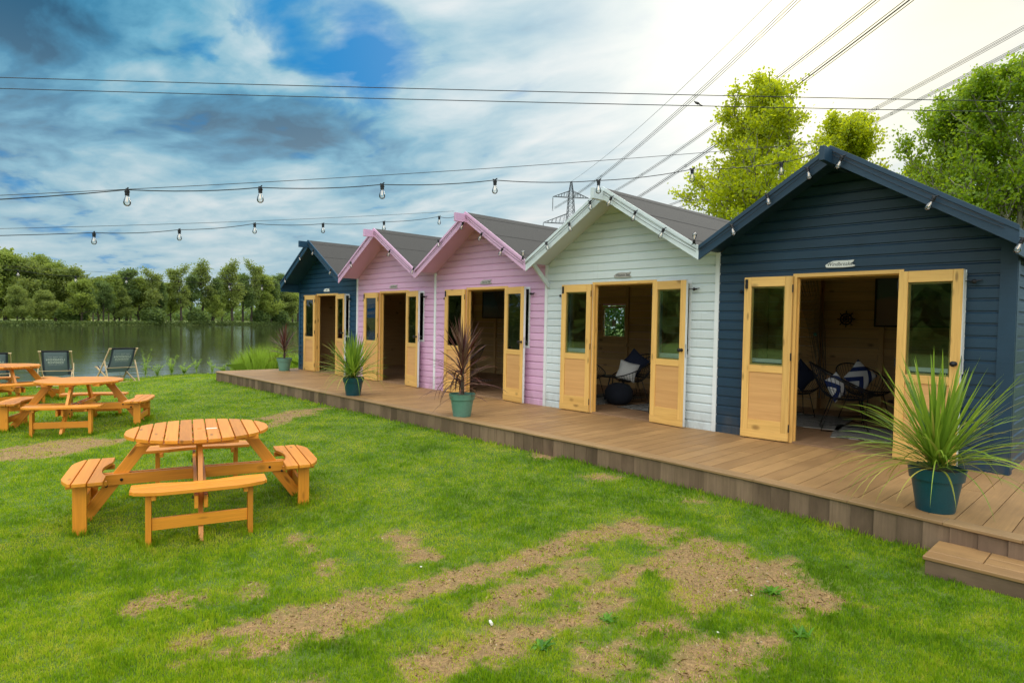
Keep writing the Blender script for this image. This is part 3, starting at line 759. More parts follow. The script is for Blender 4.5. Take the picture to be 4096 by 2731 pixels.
    m = MB(); m.box(xa+.001, xb-.001, DEPTH+.02, DEPTH+.03, 0, 1.05); m.box(xa+.001, xb-.001, DEPTH+.02, DEPTH+.03, 1.76, 2.28)
    if i == 2: m.box(xa+.001, x0+1.39, DEPTH+.02, DEPTH+.03, 1.05, 1.76); m.box(x0+2.06, xb-.001, DEPTH+.02, DEPTH+.03, 1.05, 1.76)
    else: m.box(xa+.001, xb-.001, DEPTH+.02, DEPTH+.03, 1.05, 1.76)
    part(m, 'back_skin', paintm)
    if bh:
        h = bh[0]; f = MB(); f.box(h[0], h[0]+.035, DEPTH-.03, DEPTH+.05, h[2], h[3], 2); f.box(h[1]-.035, h[1], DEPTH-.03, DEPTH+.05, h[2], h[3], 2); f.box(h[0]+.036, h[1]-.036, DEPTH-.03, DEPTH+.05, h[2], h[2]+.035, 0); f.box(h[0]+.036, h[1]-.036, DEPTH-.03, DEPTH+.05, h[3]-.035, h[3], 0); f.box(h[0]-.03, h[1]+.03, DEPTH-.07, DEPTH-.001, h[2]-.03, h[2]-.002, 0)
        fo = part(f, 'back_window', M['inwood']); fo['label'] = 'small square window with timber frame in the back wall'
        g = MB(); g.box(h[0]+.0355, h[1]-.0355, DEPTH+.01, DEPTH+.014, h[2]+.036, h[3]-.036); sh(g).build('pane', M['glass'], fo)
        g = MB(); g.prism([(0, 0), (.075, .01), (.10, .07), (.10, .12), (.06, .15), (.005, .15)], ((x0+1.66, DEPTH+.005, 1.30), (1, 0, 0), (0, 0, 1), (0, -1, 0)), 0, .001); sh(g).build('paper', M['paper'], fo)
    def stick(nm, *q):
        m = MB(); m.box(*q); part(m, nm, M['inwood'])
    for xp in ([xa+.05] if first else [xa]) + [x0+.92, x0+2.08] + ([xb-.05] if last else []):
        stick('stud', xp-.035, xp+.035, DEPTH-.05, DEPTH-.001, .02, 2.9 if abs(xp-OFF) < 1 else 2.25, 2)
    if not first: stick('post', xa-.045, xa+.045, 3.30, DEPTH-.051, .02, 2.25, 2)
    for ra_, rb_ in ((xa+.04, x0+.88), (x0+.96, x0+2.04), (x0+2.12, xb-.04)): stick('wall_rail', ra_, rb_, DEPTH-.05, DEPTH-.001, .88, .94, 0)
    stick('tie_beam', xa+.01, xb-.01, 1.60, 1.68, 2.02, 2.12, 0)
    m = MB(); x = xa+.002
    while x < xb-.01: m.box(x, min(x+.16, xb-.002), .061, DEPTH-.001, -.006, .012, 1); x += .166
    part(m, 'floor_board', M['floor'])
    for cond, xs_, xo in ((first, xa, -1), (last, xb, 1)):
        if cond:
            m = MB(); cladding(m, .0, DEPTH, 0, 2.26, lambda z: (0, DEPTH), [], (lambda y, d, z, xs_=xs_, xo=xo: (xs_-.0+xo*(.0-d+.0), y, z)))
            if xo < 0: m.f = [f[::-1] for f in m.f]
            part(m, 'side_cladding', paintm)
            m = MB(); m.box(min(xs_-xo*.02, xs_-xo*.05), max(xs_-xo*.02, xs_-xo*.05), .06, DEPTH-.01, .0, 2.25, 1); part(m, 'side_lining', M['inwood'])
    # name board over the door
    cx = x0+1.515; cz = 2.072
    if last: cx = x0+1.47
    s = bpy.data.objects.new('name_sign', None); COL.objects.link(s); s.parent = hut; s.location = (cx-OFF, -.021, cz); s.empty_display_size = .1
    m = MB(); sign_shape(m, .30, .078, .012); m.build('sign_board', sign_mat, s, bevel=.001)
    text_mesh(text, tsize, M['ink'], s, 'lettering', Matrix.Translation((0, -.0125, -.001)) @ Matrix.Rotation(R(90), 4, 'X'), .2, .92)
    return hut
hut_specs = [
 (0, 'dark navy blue hut farthest left at the lake end of the row', M['navy_old'], M['navy_old'], 'Nauti', .04, M['paleboard']),
 (1, 'pink hut next to the far navy hut, second from the lake', M['pink'], M['white'], 'Salty Breeze', .048, M['driftwood']),
 (2, 'pink hut in the middle of the row with the sign Sea La Vie', M['pink'], M['white'], 'Sea La Vie', .056, M['driftwood']),
 (3, 'pale mint green hut with the sign Vitamin Sea beside the big navy hut', M['mint'], M['white'], 'Vitamin Sea', .056, M['driftwood']),
 (4, 'large dark navy hut nearest the camera with the sign Windbreaker', M['navy'], M['white'], 'Windbreaker', .058, M['paleboard'])]
HUTS = [make_hut(*s) for s in hut_specs]

# ------------------------------------------------------------------ string lights
def bulb_parts(parent, p, tilt=(0, 0, -1), s=1.0):
    """hanging filament bulb with its socket at p (in parent space)"""
    a = Vector(tilt).normalized(); p = Vector(p)
    m = MB(); m.lathe([(0, .0), (.016*s, .0), (.017*s, .012), (.021*s, .014), (.021*s, .020), (.017*s, .022), (.017*s, .046), (.013*s, .050), (.0, .051)], 10, p, a)
    m.tube([p-a*.012+Vector((-.03, 0, 0)), p+Vector((0, 0, .002)), p-a*.012+Vector((.03, 0, 0))], .006, 6)
    g = MB(); q = p+a*.047; g.lathe([(.012*s, 0), (.014*s, .008), (.022*s, .030), (.0275*s, .048), (.0285*s, .060), (.024*s, .074), (.012*s, .084), (0, .086)], 14, q, a)
    b = g.build('bulb', M['bulb_glass'], parent, True); m.build('socket', M['black'], b)
    f = MB(); f.tube([q+a*.012, q+a*.052], .0028, 5); f.build('filament', M['filament'], b)
def sag(p, q, k, n=8):
    p, q = Vector(p), Vector(q); return [p.lerp(q, i/n) + Vector((0, 0, -k*4*(i/n)*(1-i/n))) for i in range(n+1)]
def string(label, pts, end0, end1, wire=True, up=.045):
    """festoon cable through the bulb points, carried by a straight wire"""
    o = thing('string_lights', label, 'string lights', pts[0], 0, 'festoon lights'); O = Vector(pts[0])
    nodes = [Vector(end0)] + [Vector(p) for p in pts] + [Vector(end1)]
    m = MB(); path = []
    for a, b in zip(nodes[:-1], nodes[1:]): path += [x-O for x in sag(a, b, .02, 6)[:-1]]
    path.append(nodes[-1]-O); m.tube(path, .0042, 5)
    m.build('cable', M['blackwire'], o)
    if wire:
        m = MB(); a, b = Vector(end0)+Vector((0, 0, up)), Vector(end1)+Vector((0, 0, up*.3)); m.tube([x-O for x in sag(a, b, .05, 20)], .0024, 4); m.build('carrier_wire', M['blackwire'], o)
    for p in pts: bulb_parts(o, Vector(p)-O)
    return o
K = 1.74149
dA = [5.08, 5.42, 5.76, 6.10, 6.36, 6.62, 6.72]; uA = [(292, 436), (598, 431), (878, 424), (1137, 414), (1375, 415), (1590, 389), (1795, 374)]
ptsA = [at_depth(u*K, v*K, d) for (u, v), d in zip(uA, dA)][::-1]
string('long festoon string from the near navy hut gable out over the lawn, seven clear bulbs', ptsA, (13.5, -.72, 3.19), at_depth(-330*K, 470*K, 4.4), up=.07)
ptsB = [(7.6, -1.164, 3.085), (7.6, -2.222, 2.868), (7.6, -3.23, 2.715), (7.6, -4.202, 2.60), (7.6, -5.117, 2.415), (7.6, -6.0, 2.28)]
string('festoon string from the middle pink hut gable over the lawn, below the long one', ptsB, (7.5, -.77, 3.14), (7.62, -8.6, 1.95), up=.10)
ptsC = [(-.05, -1.015, 2.185), (-.05, -1.826, 2.185), (-.05, -4.042, 2.185), (-.05, -4.976, 2.16), (-.05, -5.943, 2.22)]
string('low festoon string from the far navy hut eaves, seen against the far trees', ptsC, (-.05, -.55, 2.24), (-.05, -8.8, 2.32), up=.08)

def rake_string(i, pts, label, stray=None):
    O = Vector((i*3+1.5, -.56, 3.0)); o = thing('string_lights', label, 'string lights', O, 0, 'festoon lights')
    m = MB(); pts = sorted(pts)
    apex = (i*3+1.5, 3.16)
    for lo, hi, offz in ((-.0, 1.5, .0), (1.5, 3.0, .0)):
        for dz, r_ in ((.075, .0032), (.045, .0028)):
            a = Vector((i*3+max(lo, .02), -.546, 0)); b = Vector((i*3+min(hi, 2.98), -.546, 0))
            zf = lambda x: ZR-SL*abs(x-i*3-1.5)-dz
            a.z = zf(a.x); b.z = zf(b.x)
            m.tube([p-O for p in sag(a, b, .03 if dz > .05 else .012, 8)], r_, 5)
    m.build('cable', M['blackwire'], o)
    for x, z, up in pts:
        t_ = (random.uniform(-.15, .15) + (.35 if x < i*3+1.5 else -.45), -.12, -1) if not up else (.12, -.1, 1)
        bulb_parts(o, Vector((x, -.58, z))-O, t_)
    return o
rake_string(4, [(12.45, 2.54, 0), (12.86, 2.84, 0), (13.29, 3.06, 0), (13.64, 3.12, 0), (14.46, 2.60, 0), (15.12, 2.16, 0)], 'bulbs strung along the barge boards of the near navy hut')
rake_string(3, [(10.32, 3.08, 0), (9.94, 2.81, 0), (9.49, 2.57, 0), (10.7, 3.09, 0), (11.1, 2.85, 0), (11.54, 2.58, 0), (11.97, 2.36, 1)], 'bulbs strung along the barge boards of the pale mint hut')
rake_string(2, [(6.81, 2.82, 0), (7.51, 3.07, 0), (8.01, 2.84, 0), (8.53, 2.55, 0), (9.0, 2.35, 1)], 'bulbs strung along the barge boards of the middle pink hut')
rake_string(1, [(3.66, 2.60, 0), (5.21, 2.75, 0), (6.05, 2.36, 0)], 'three bulbs strung along the barge boards of the farther pink hut')
rake_string(0, [(1.16, 2.90, 0), (1.9, 2.99, 0), (2.78, 2.49, 0), (.33, 2.38, 0)], 'four bulbs strung along the barge boards of the far navy hut')

# ------------------------------------------------------------------ picnic tables
def rpoly(shape, n=40): return shape
def clip_plank(c0, c1, half, inside):
    """plank outline: c across, x along; inside(c,x) limits; returns polygon (x,c)"""
    n = 22; cs_ = np.linspace(c0, c1, 9)
    right = []; left = []
    return None
def make_table():
    root = bpy.data.objects.new('picnic_table', None); COL.objects.link(root); root.empty_display_size = .2
    FR = ((0, 0, 0), (1, 0, 0), (0, 1, 0), (0, 0, 1))
    m = MB(); n = 11; Rt = .585; w = .0965; gap = .0108
    for k in range(n):
        c = (k-(n-1)/2)*(w+gap); a, b = c-w/2, c+w/2; a = max(a, -Rt+.006); b = min(b, Rt-.006)
        ys = np.linspace(a, b, 7); P = [(math.sqrt(max(Rt*Rt-y*y, 1e-6)), y) for y in ys] + [(-math.sqrt(max(Rt*Rt-y*y, 1e-6)), y) for y in ys[::-1]]
        if k == (n-1)//2:      # parasol hole
            hr = .022
            P1 = [(math.sqrt(Rt*Rt-y*y), y) for y in ys] + [(.0, b)] + [(hr*math.sin(t_), hr*math.cos(t_)) for t_ in np.linspace(0, PI, 9)] + [(.0, a)]
            P2 = [(-math.sqrt(Rt*Rt-y*y), y) for y in ys[::-1]] + [(.0, a)] + [(-hr*math.sin(t_), -hr*math.cos(t_)) for t_ in np.linspace(0, PI, 9)] + [(.0, b)]
            v = random.random(); m.prism(P1, FR, .712, .742, (1, 0), v); m.prism(P2, FR, .712, .742, (1, 0), v)
        else: m.prism(P, FR, .712, .742, (1, 0))
    m.build('tabletop', M['table'], root, bevel=.0025)
    m = MB()
    for a in (-.33, 0.0, .33): m.box(a-.045 if a else -.05, a+.045 if a else .05, -.47 if a else -.55, .47 if a else .55, .680, .7115, 1)
    for s in (-1, 1): m.box(s*.46-.04, s*.46+.04, -.30, .30, .683, .7115, 1)
    m.build('cleat', M['table'], root, bevel=.002)
    for q in range(4):
        A = q*PI/2; rd = Vector((math.cos(A), math.sin(A), 0)); td = Vector((-math.sin(A), math.cos(A), 0))
        # bench: three curved boards
        b = bpy.data.objects.new('bench', None); COL.objects.link(b); b.parent = root; b.empty_display_size = .1
        m = MB(); Ri, Ro, hl = .742, 1.04, .485
        F2 = ((0, 0, 0), td, rd, (0, 0, 1))
        xs_ = np.linspace(-hl, hl, 31)
        inner = [(x, max(.692, math.sqrt(Ri*Ri-x*x))) for x in xs_]
        m.prism([(x, c) for x, c in inner] + [(hl, .795), (-hl, .795)], F2, .408, .438, (1, 0))
        m.prism([(-hl, .805), (hl, .805), (hl, .90), (-hl, .90)], F2, .408, .438, (1, 0))
        oc = []
        for x in np.linspace(-.455, .455, 15):
            oc.append((x, min(.998, math.sqrt(Ro*Ro-x*x)-.002)))
        m.prism([(-.47, .91), (.47, .91)] + [(x, max(c, .915)) for x, c in oc[::-1]], F2, .408, .438, (1, 0))
        m.build('seat', M['table'], b, bevel=.0025)
        for s in (-1, 1):
            m = MB(); c = rd*.86 + td*(s*.36)
            m.obox(c + Vector((0, 0, .19)), (0, 0, 1), rd, (.21, .048, .02), 0); m.build('leg', M['table'], b, bevel=.002)
        m = MB(); m.obox(rd*.875 + Vector((0, 0, .165)), td, (0, 0, 1), (.339, .046, .014), 0)
        for s in (-1, 1): m.obox(rd*.82 + td*(s*.322) + Vector((0, 0, .386)), rd, (0, 0, 1), (.14, .02, .016), 0)
        m.build('rail', M['table'], b, bevel=.002)
        # sloping main leg
        m = MB(); p0 = rd*.385 + Vector((0, 0, .705)); p1 = rd*.905 + Vector((0, 0, -.02)); m.board(p0, p1, rd, .098, .036); m.build('leg', M['table'], root, bevel=.002)
        m = MB(); p = rd*.545 + Vector((0, 0, .335))
        for rr, zz in ((.60, .345), (.71, .30)):
            m.lathe([(0, 0), (.012, 0), (.012, .008), (0, .010)], 8, rd*rr + td*.05 + Vector((0, 0, zz)), td); m.lathe([(0, 0), (.012, 0), (.012, .008), (0, .010)], 8, rd*rr - td*.05 + Vector((0, 0, zz)), -td)
        m.build('bolt', M['black'], root)
    m = MB()
    for s in (-1, 1): m.box(-.96, .96, s*.034-.014, s*.034+.014, .275, .372, 0)
    for s in (-1, 1):
        for q in (-1, 1): m.box(s*.034-.014, s*.034+.014, q*.05 if q > 0 else -.96, .96 if q > 0 else -.05, .300, .395, 1)
    m.build('cross_beam', M['table'], root, bevel=.002)
    return root
T0 = make_table()
specs = [((9.93, -5.605), R(-16.3), 'round orange timber picnic table nearest the camera with gaps between its top boards'),
         ((4.17, -5.585), R(-24+90), 'round orange picnic table in the middle, between the near table and the deckchairs'),
         ((.20, -6.20), R(12), 'round orange picnic table cut by the left edge, with a small planter on it')]
TABLES = []
for k, ((x, y), rz, lab) in enumerate(specs):
    o = T0 if k == 0 else copy_tree(T0)
    o.location = (x, y, float(lawn_z(x, y))-.004); o.rotation_euler = (0, 0, rz); tag(o, lab, 'picnic table', 'round picnic tables on the lawn'); TABLES.append(o)
m = MB(); m.box(-.045, .045, -.02, .02, 0, .0006); bl = m.build('label_plate', M['litter'], T0); bl.location = (.03, .10, .7425); bl.rotation_euler = (0, 0, R(95))

# planter on the left table
tz = float(lawn_z(.2, -6.2))+.738
pl = thing('table_planter', 'small square grey planter with bright green grass on the left picnic table', 'planter', (.35, -6.38, tz))
m = MB(); w = .075
m.box(-w, w, -w, -w+.012, 0, .10); m.box(-w, w, w-.012, w, 0, .10); m.box(-w, -w+.012, -w+.013, w-.013, 0, .10); m.box(w-.012, w, -w+.013, w-.013, 0, .10); m.build('box', M['grey_planter'], pl)
m = MB(); m.box(-w+.013, w-.013, -w+.013, w-.013, .01, .085); m.build('soil', M['soil'], pl)
M['fresh'] = leafmat('fresh_grass', (.05, .16, .005), (.16, .36, .01), .4)
n_ = 420; x = RNG.uniform(-w+.01, w-.01, n_); y = RNG.uniform(-w+.01, w-.01, n_); V = blades('x', x, y, np.full(n_, .085), RNG.uniform(.05, .12, n_), np.full(n_, .006), None, None, .35)
np_mesh('grass_tuft', V, 5, M['fresh'], RNG.uniform(0, 1, n_), pl)

# ------------------------------------------------------------------ deckchairs
t = NT('grey_sling'); n = t.noise(t.pos(), 120, 2, .6); c = t.mix(n, (.20, .25, .28), (.30, .36, .40)); sy_ = t.n('ShaderNodeSeparateXYZ'); t.t.links.new(t.n('ShaderNodeTexCoord').outputs['Object'], sy_.inputs[0]); c = t.mix(t.math('GREATER_THAN', t.math('ABSOLUTE', sy_.outputs[1]), .225), c, (.03, .035, .038))
bb = t.n('ShaderNodeBsdfPrincipled'); t.set(bb.inputs['Base Color'], c); bb.inputs['Roughness'].default_value = .9
tr = t.n('ShaderNodeBsdfTranslucent'); tr.inputs[0].default_value = (.34, .41, .46, 1); mx = t.n('ShaderNodeMixShader'); mx.inputs[0].default_value = .4
t.t.links.new(bb.outputs[0], mx.inputs[1]); t.t.links.new(tr.outputs[0], mx.inputs[2]); t.t.links.new(mx.outputs[0], t.out.inputs[0]); M['sling'] = t.m
M['sling_hem'] = plain('sling_hem', (.012, .013, .015), .9)
def make_deckchair():
    root = bpy.data.objects.new('deckchair', None); COL.objects.link(root); root.empty_display_size = .2
    hw = .315
    for s in (-1, 1):
        m = MB(); m.board((-.36, s*hw, .86), (.50, s*hw, .02), (0, 1, 0), .022, .045); m.build('frame_rail', M['deckchair_wood'], root, bevel=.003)
        m = MB(); m.board((-.42, s*(hw-.035), .01), (.56, s*(hw-.035), .36), (0, 1, 0), .022, .042); m.build('seat_rail', M['deckchair_wood'], root, bevel=.003)
        m = MB(); m.board((-.13, s*(hw+.035), .56), (-.40, s*(hw+.035), .0), (0, 1, 0), .022, .045); m.build('prop', M['deckchair_wood'], root, bevel=.003)
    for xx_, zz_, ww_, rr_ in ((-.36, .865, hw+.02, .016), (.56, .365, hw, .016), (-.39, .03, hw+.04, .012), (.40, .11, hw, .012), (-.20, .38, hw+.04, .010)):
        m = MB(); m.tube([(xx_, -ww_, zz_), (xx_, ww_, zz_)], rr_, 8); m.build('cross_bar', M['deckchair_wood'], root)
    sw = .27; n = 18; prof = []
    P0, P1, P2, P3 = Vector((-.375, .87)), Vector((-.20, .42)), Vector((.12, .02)), Vector((.56, .385))
    for i in range(n+1):
        t_ = i/n; q = P0*(1-t_)**3 + P1*3*t_*(1-t_)**2 + P2*3*t_*t_*(1-t_) + P3*t_**3; prof.append(q)
    m = MB(); vs = []; fs = []
    for q in prof:
        for y in (-sw, -sw/2, 0, sw/2, sw): vs.append((q.x, y, q.y-.006*(1-(y/sw)**2)))
    for i in range(n):
        for j in range(4): fs.append((i*5+j, i*5+j+1, (i+1)*5+j+1, (i+1)*5+j))
    m.add(vs, fs); so_ = m.build('sling', M['sling'], root, True); sm = so_.modifiers.new('s', 'SOLIDIFY'); sm.thickness = .0015
    m = MB(); m.tube([(-.362, -sw, .868), (-.362, sw, .868)], .0215, 10); m.build('sling_hem', M['sling_hem'], so_)
    # print shows through from behind, so it reads mirrored
    def place(body, size, tt, sp, off=.0):
        i = tt*n; k = int(i); q = prof[k].lerp(prof[k+1], i-k); d = (prof[k+1]-prof[k]).normalized()
        down = Vector((d.x, 0, d.y)); nrm = Vector((d.y, 0, -d.x)); 
        if nrm.x > 0: nrm = -nrm
        up_ = -down; right = Vector((0, 1, 0))
        # mirrored: text runs towards -right as seen from behind
        viewer_right = up_.cross(nrm)
        MX = Matrix(((-viewer_right.x, up_.x, nrm.x, q.x+nrm.x*.006), (-viewer_right.y, up_.y, nrm.y, 0), (-viewer_right.z, up_.z, nrm.z, q.y+nrm.z*.006), (0, 0, 0, 1)))
        text_mesh(body, size, M['sling_text'], so_, 'lettering', MX, 0, 1.0, .0004, spacing=sp, offset=off)
    place('THE', .040, .110, 1.3); place('LONDON', .076, .160, 1.22, .0022); place('ESSENCE', .070, .215, 1.18, .0022); place('Co', .040, .262, 1.1)
    m = MB()
    for tt, ys in ((.110, (.07, .15)), (.262, (.05, .14))):
        i = tt*n; k = int(i); q = prof[k].lerp(prof[k+1], i-k)
        for s in (-1, 1): m.box(q.x-.0085, q.x-.0065, min(s*ys[0], s*ys[1]), max(s*ys[0], s*ys[1]), q.y-.002, q.y+.002)
    m.build('printed_rule', M['sling_text'], so_)
    return root
D0 = make_deckchair()
dsp = [((-2.95, -6.12), (-.98, .12), 'grey sling deckchair partly hidden behind the left picnic table, leftmost of the deckchairs'),
       ((-2.85, -4.93), (-.97, .22), 'grey sling deckchair seen squarely from behind, above the middle picnic table'),
       ((-2.45, -3.72), (-.98, -.16), 'grey sling deckchair turned slightly sideways at the water edge, rightmost deckchair')]
for k, ((x, y), d, lab) in enumerate(dsp):
    o = D0 if k == 0 else copy_tree(D0)
    o.location = (x, y, float(lawn_z(x, y))+.0); o.rotation_euler = (0, 0, math.atan2(d[1], d[0])); tag(o, lab, 'deckchair', 'deckchairs facing the lake')

# ------------------------------------------------------------------ potted plants
M['green_leaf'] = leafmat('cordyline_green', (.07, .17, .012), (.30, .42, .04), .35, (.45, .62, .05), .4, 3)
M['yellow_leaf'] = leafmat('cordyline_yellowing', (.22, .25, .03), (.50, .42, .08), .3, (.6, .55, .1), .45, 3)
M['purple_leaf'] = leafmat('cordyline_purple', (.05, .016, .018), (.17, .065, .05), .22, (.25, .06, .04), .4, 3)
M['brown_leaf'] = leafmat('cordyline_dry', (.14, .075, .045), (.26, .15, .09), .2, (.3, .18, .1), .6, 3)
def strap(mb, base, az, el, L, w, droop, n=9, twist=0, var=None):
    """long arching leaf, folded along its midrib"""
    d = Vector((math.cos(az)*math.cos(el), math.sin(az)*math.cos(el), math.sin(el))); side = Vector((-math.sin(az), math.cos(az), 0))
    pts = []; p = Vector(base); dd = d.copy()
    vs = []; fs = []
    for i in range(n+1):
        t_ = i/n; ww = w*(.5+.5*min(1, t_*5))*(1-t_**3.0)**.9 if t_ < 1 else 0
        nrm = side.cross(dd).normalized(); s2 = (side*math.cos(twist*t_) + nrm*math.sin(twist*t_)).normalized()
        vs += [p - s2*ww/2 + nrm*ww*.14, p, p + s2*ww/2 + nrm*ww*.14]
        p = p + dd*(L/n); dd = (dd + Vector((0, 0, -droop*(.3+1.4*t_)/n))).normalized()
    for i in range(n):
        a = i*3; fs += [(a, a+1, a+4, a+3), (a+1, a+2, a+5, a+4)]
    mb.add(vs, fs, None, random.random() if var is None else var)
def potted(name, label, loc, potm, kind, seed, rz=0, hs=1.0):
    random.seed(seed)
    o = thing(name, label, 'potted plant', loc, rz, 'cordylines in pots on the deck'); o.scale = (.85, .85, .88); hs *= 1.15
    m = MB(); m.lathe([(0, .0), (.145, 0), (.15, .012), (.192, .272), (.210, .276), (.222, .360), (.226, .370), (.212, .370), (.206, .335), (.0, .332)], 40)
    m.build('pot', potm, o, True, bevel=0).modifiers.new('e', 'EDGE_SPLIT').split_angle = R(35)
    m = MB(); m.lathe([(.0, .345), (.1, .342), (.20, .333)], 24); m.build('soil', M['soil'], o)
    gm, ym = (M['green_leaf'], M['yellow_leaf']) if kind == 'green' else (M['purple_leaf'], M['brown_leaf'])
    A = MB(); B = MB(); Sx = MB()
    if kind == 'green':
        Sx.tube([(0, 0, .33), (.0, .0, .45)], [.045, .035], 8)
        for i in range(95):   # upright fan
            az = random.uniform(0, 2*PI); el = R(random.uniform(50, 88)); L = random.uniform(.55, .82)*hs
            strap(A, (random.gauss(0, .025), random.gauss(0, .025), .36+random.uniform(0, .10)), az, el, L, random.uniform(.022, .034), random.uniform(.05, .5), 8, random.uniform(-.6, .6))
        for i in range(120):
            az = random.uniform(0, 2*PI); el = R(random.uniform(14, 58)); L = random.uniform(.50, .80)*hs
            strap(A if random.random() < .85 else B, (random.gauss(0, .02), random.gauss(0, .02), .35+random.uniform(0, .08)), az, el, L, random.uniform(.013, .024), random.uniform(.3, 1.3), 9, random.uniform(-.8, .8))
        for i in range(34):
            az = random.uniform(0, 2*PI); el = R(random.uniform(5, 35)); L = random.uniform(.55, .85)*hs
            strap(B if random.random() < .6 else A, (random.gauss(0, .02), random.gauss(0, .02), .35), az, el, L, random.uniform(.010, .018), random.uniform(1.2, 2.6), 10, random.uniform(-1, 1))
    else:
        top = .75*hs if kind == 'tall' else .50*hs
        Sx.tube([(0, 0, .33), (.01, 0, .33+top*.6)], [.032, .02], 8)
        N = 130 if kind == 'tall' else 110
        for i in range(N):
            f_ = (i/N)**.8; z = .36+f_*top*.72; az = i*2.4+random.gauss(0, .3)
            el = R(8+72*f_**1.2 + random.gauss(0, 9)); L = random.uniform(.40, .66)*hs*(1.0-.25*f_)
            dr = random.uniform(.5, 2.0)*(1.05-f_)
            strap(A if random.random() < .72 else B, (random.gauss(0, .01), random.gauss(0, .01), z), az, el, L, random.uniform(.016, .030), dr, 9, random.uniform(-.9, .9))
        if kind == 'tall':
            for i in range(16):   # wilted leaves hanging over the rim
                az = random.uniform(PI*.75, PI*1.45); strap(B if i % 2 else A, (0, 0, .42+random.uniform(0, .35)), az, R(random.uniform(20, 50)), random.uniform(.55, .75), random.uniform(.03, .045), random.uniform(4, 6.5), 12, random.uniform(-.5, .5))
    A.build('leaves', gm, o, True); B.build('leaves', ym, o, True)['label'] = 'yellowing outer leaves' if kind == 'green' else 'paler brown dry leaves'
    Sx.build('stem', M['bark'], o, True)
    return o
potted('potted_cordyline', 'green spiky cordyline in a teal pot at the right end of the deck', (14.835, -1.905, 0), M['teal_pot'], 'green', 11, .5, 1.08)
potted('potted_cordyline', 'green spiky cordyline in a teal pot before the farther pink hut', (5.98, -1.80, 0), M['teal_pot'], 'green', 12, 1.2, 1.02)
potted('potted_cordyline', 'tall purple cordyline with wilting leaves in a sage pot before the middle pink hut', (9.05, -1.80, 0), M['sea_pot'], 'tall', 13, 0, 1.18)
potted('potted_cordyline', 'small purple cordyline in a sage pot at the lake end of the deck', (.28, -.56, 0), M['sea_pot'], 'small', 14, 0, 1.15)
potted('potted_cordyline', 'small dark palm-like plant just inside the middle pink hut door', (6.75, 2.1, .014), M['grey_planter'], 'green', 15, 0, .85)
random.seed(99)

# ------------------------------------------------------------------ inside the huts
def wire_chair(seed=0):
    root = bpy.data.objects.new('wire_chair', None); COL.objects.link(root); root.empty_display_size = .2
    def P(t_, ph):
        r_ = .04 + .30*(t_**.75); back = (1-math.cos(ph))/2
        zr = .46 + .36*back**1.3; z = .37 + (zr-.37)*t_**2.2
        cx = -.05*back*t_
        return Vector((math.cos(ph)*r_*(1.0 if math.cos(ph) > 0 else 1.02)+cx, math.sin(ph)*r_*1.08, z))
    m = MB(); n = 44
    for k in range(n):
        ph = 2*PI*k/n; m.tube([P(t_, ph) for t_ in np.linspace(.02, 1, 7)], .0038, 3, caps=False)
    for tt in (.35, .68): m.tube([P(tt, 2*PI*k/32) for k in range(32)], .0028, 3, True)
    b = m.build('wire_basket', M['blackwire'], root)
    m = MB(); m.tube([P(1, 2*PI*k/40) for k in range(40)], .010, 6, True); m.build('rim', M['blackwire'], root, True)
    for s in (-1, 1):
        m = MB(); m.tube([(.17, s*.16, .40), (.25, s*.23, .008), (-.25, s*.23, .008), (-.13, s*.16, .40), (.17, s*.16, .40)], .009, 6); m.build('leg', M['blackwire'], root, True)
    m = MB(); m.tube([(.245, -.225, .05), (.245, .225, .05)], .006, 6); m.tube([(-.245, -.225, .03), (-.245, .225, .03)], .006, 6); m.build('stretcher', M['blackwire'], root)
    return root
WC = wire_chair()
chairs = [((12.12, 2.25, .012), R(-48), 'black wire bucket chair with a navy cushion at the left inside the near navy hut', .9),
          ((13.08, 1.42, .012), R(22), 'black wire bucket chair with a chevron cushion nearest the door of the near navy hut', 1.08),
          (tuple(on_y(3462, 1500, 2.55))[:2] + (.012,), R(-35), 'black wire bucket chair behind the front one inside the near navy hut', 1),
          ((14.0, 2.1, .012), R(170), 'black wire bucket chair at the right behind the door of the near navy hut', 1),
          (tuple(on_y(2528, 1500, 1.35))[:2] + (.012,), R(-130), 'black wire bucket chair holding a white and a navy cushion in the mint hut', 1),
          ((9.30, 2.45, .012), R(-60), 'black wire bucket chair at the back of the mint hut', .95),
          ((8.80, 1.30, .012), R(0), 'black wire bucket chair half hidden by the left door of the mint hut', .95),
          ((8.45, 1.30, .012), R(-60), 'black wire bucket chair with a grey cushion inside the middle pink hut', 1),
          ((4.35, 1.55, .012), R(-30), 'black wire bucket chair at the left inside the farther pink hut', 1),
          ((5.05, 1.6, .012), R(200), 'black wire bucket chair at the right inside the farther pink hut', 1)]
for k, (p, rz, lab, s) in enumerate(chairs):
    o = WC if k == 0 else copy_tree(WC); o.location = p; o.rotation_euler = (0, 0, rz); o.scale = (s, s, s)
    tag(o, lab, 'wire chair', 'black wire chairs inside the huts')
def cushion(loc, rot, mat, label, s=.42):
    m = MB(); n = 12; vs = []; fs = []
    for side in (1, -1):
        for i in range(n+1):
            for j in range(n+1):
                a, b = i/n*2-1, j/n*2-1; th = (1-a*a)**.55*(1-b*b)**.55*.075
                pin = 1-.10*(1-abs(b))**1*abs(a)**4; pin2 = 1-.10*(1-abs(a))*abs(b)**4
                vs.append((a*s/2*pin, side*th, b*s/2*pin2))
    N1 = (n+1)**2
    for i in range(n):
        for j in range(n):
            q = i*(n+1)+j; fs.append((q, q+1, q+n+2, q+n+1)); fs.append((N1+q, N1+q+n+1, N1+q+n+2, N1+q+1))
    m.add(vs, fs); o = m.build('cushion', mat, None, True); o.location = loc; o.rotation_euler = rot; tag(o, label, 'cushion', 'cushions on the wire chairs'); return o
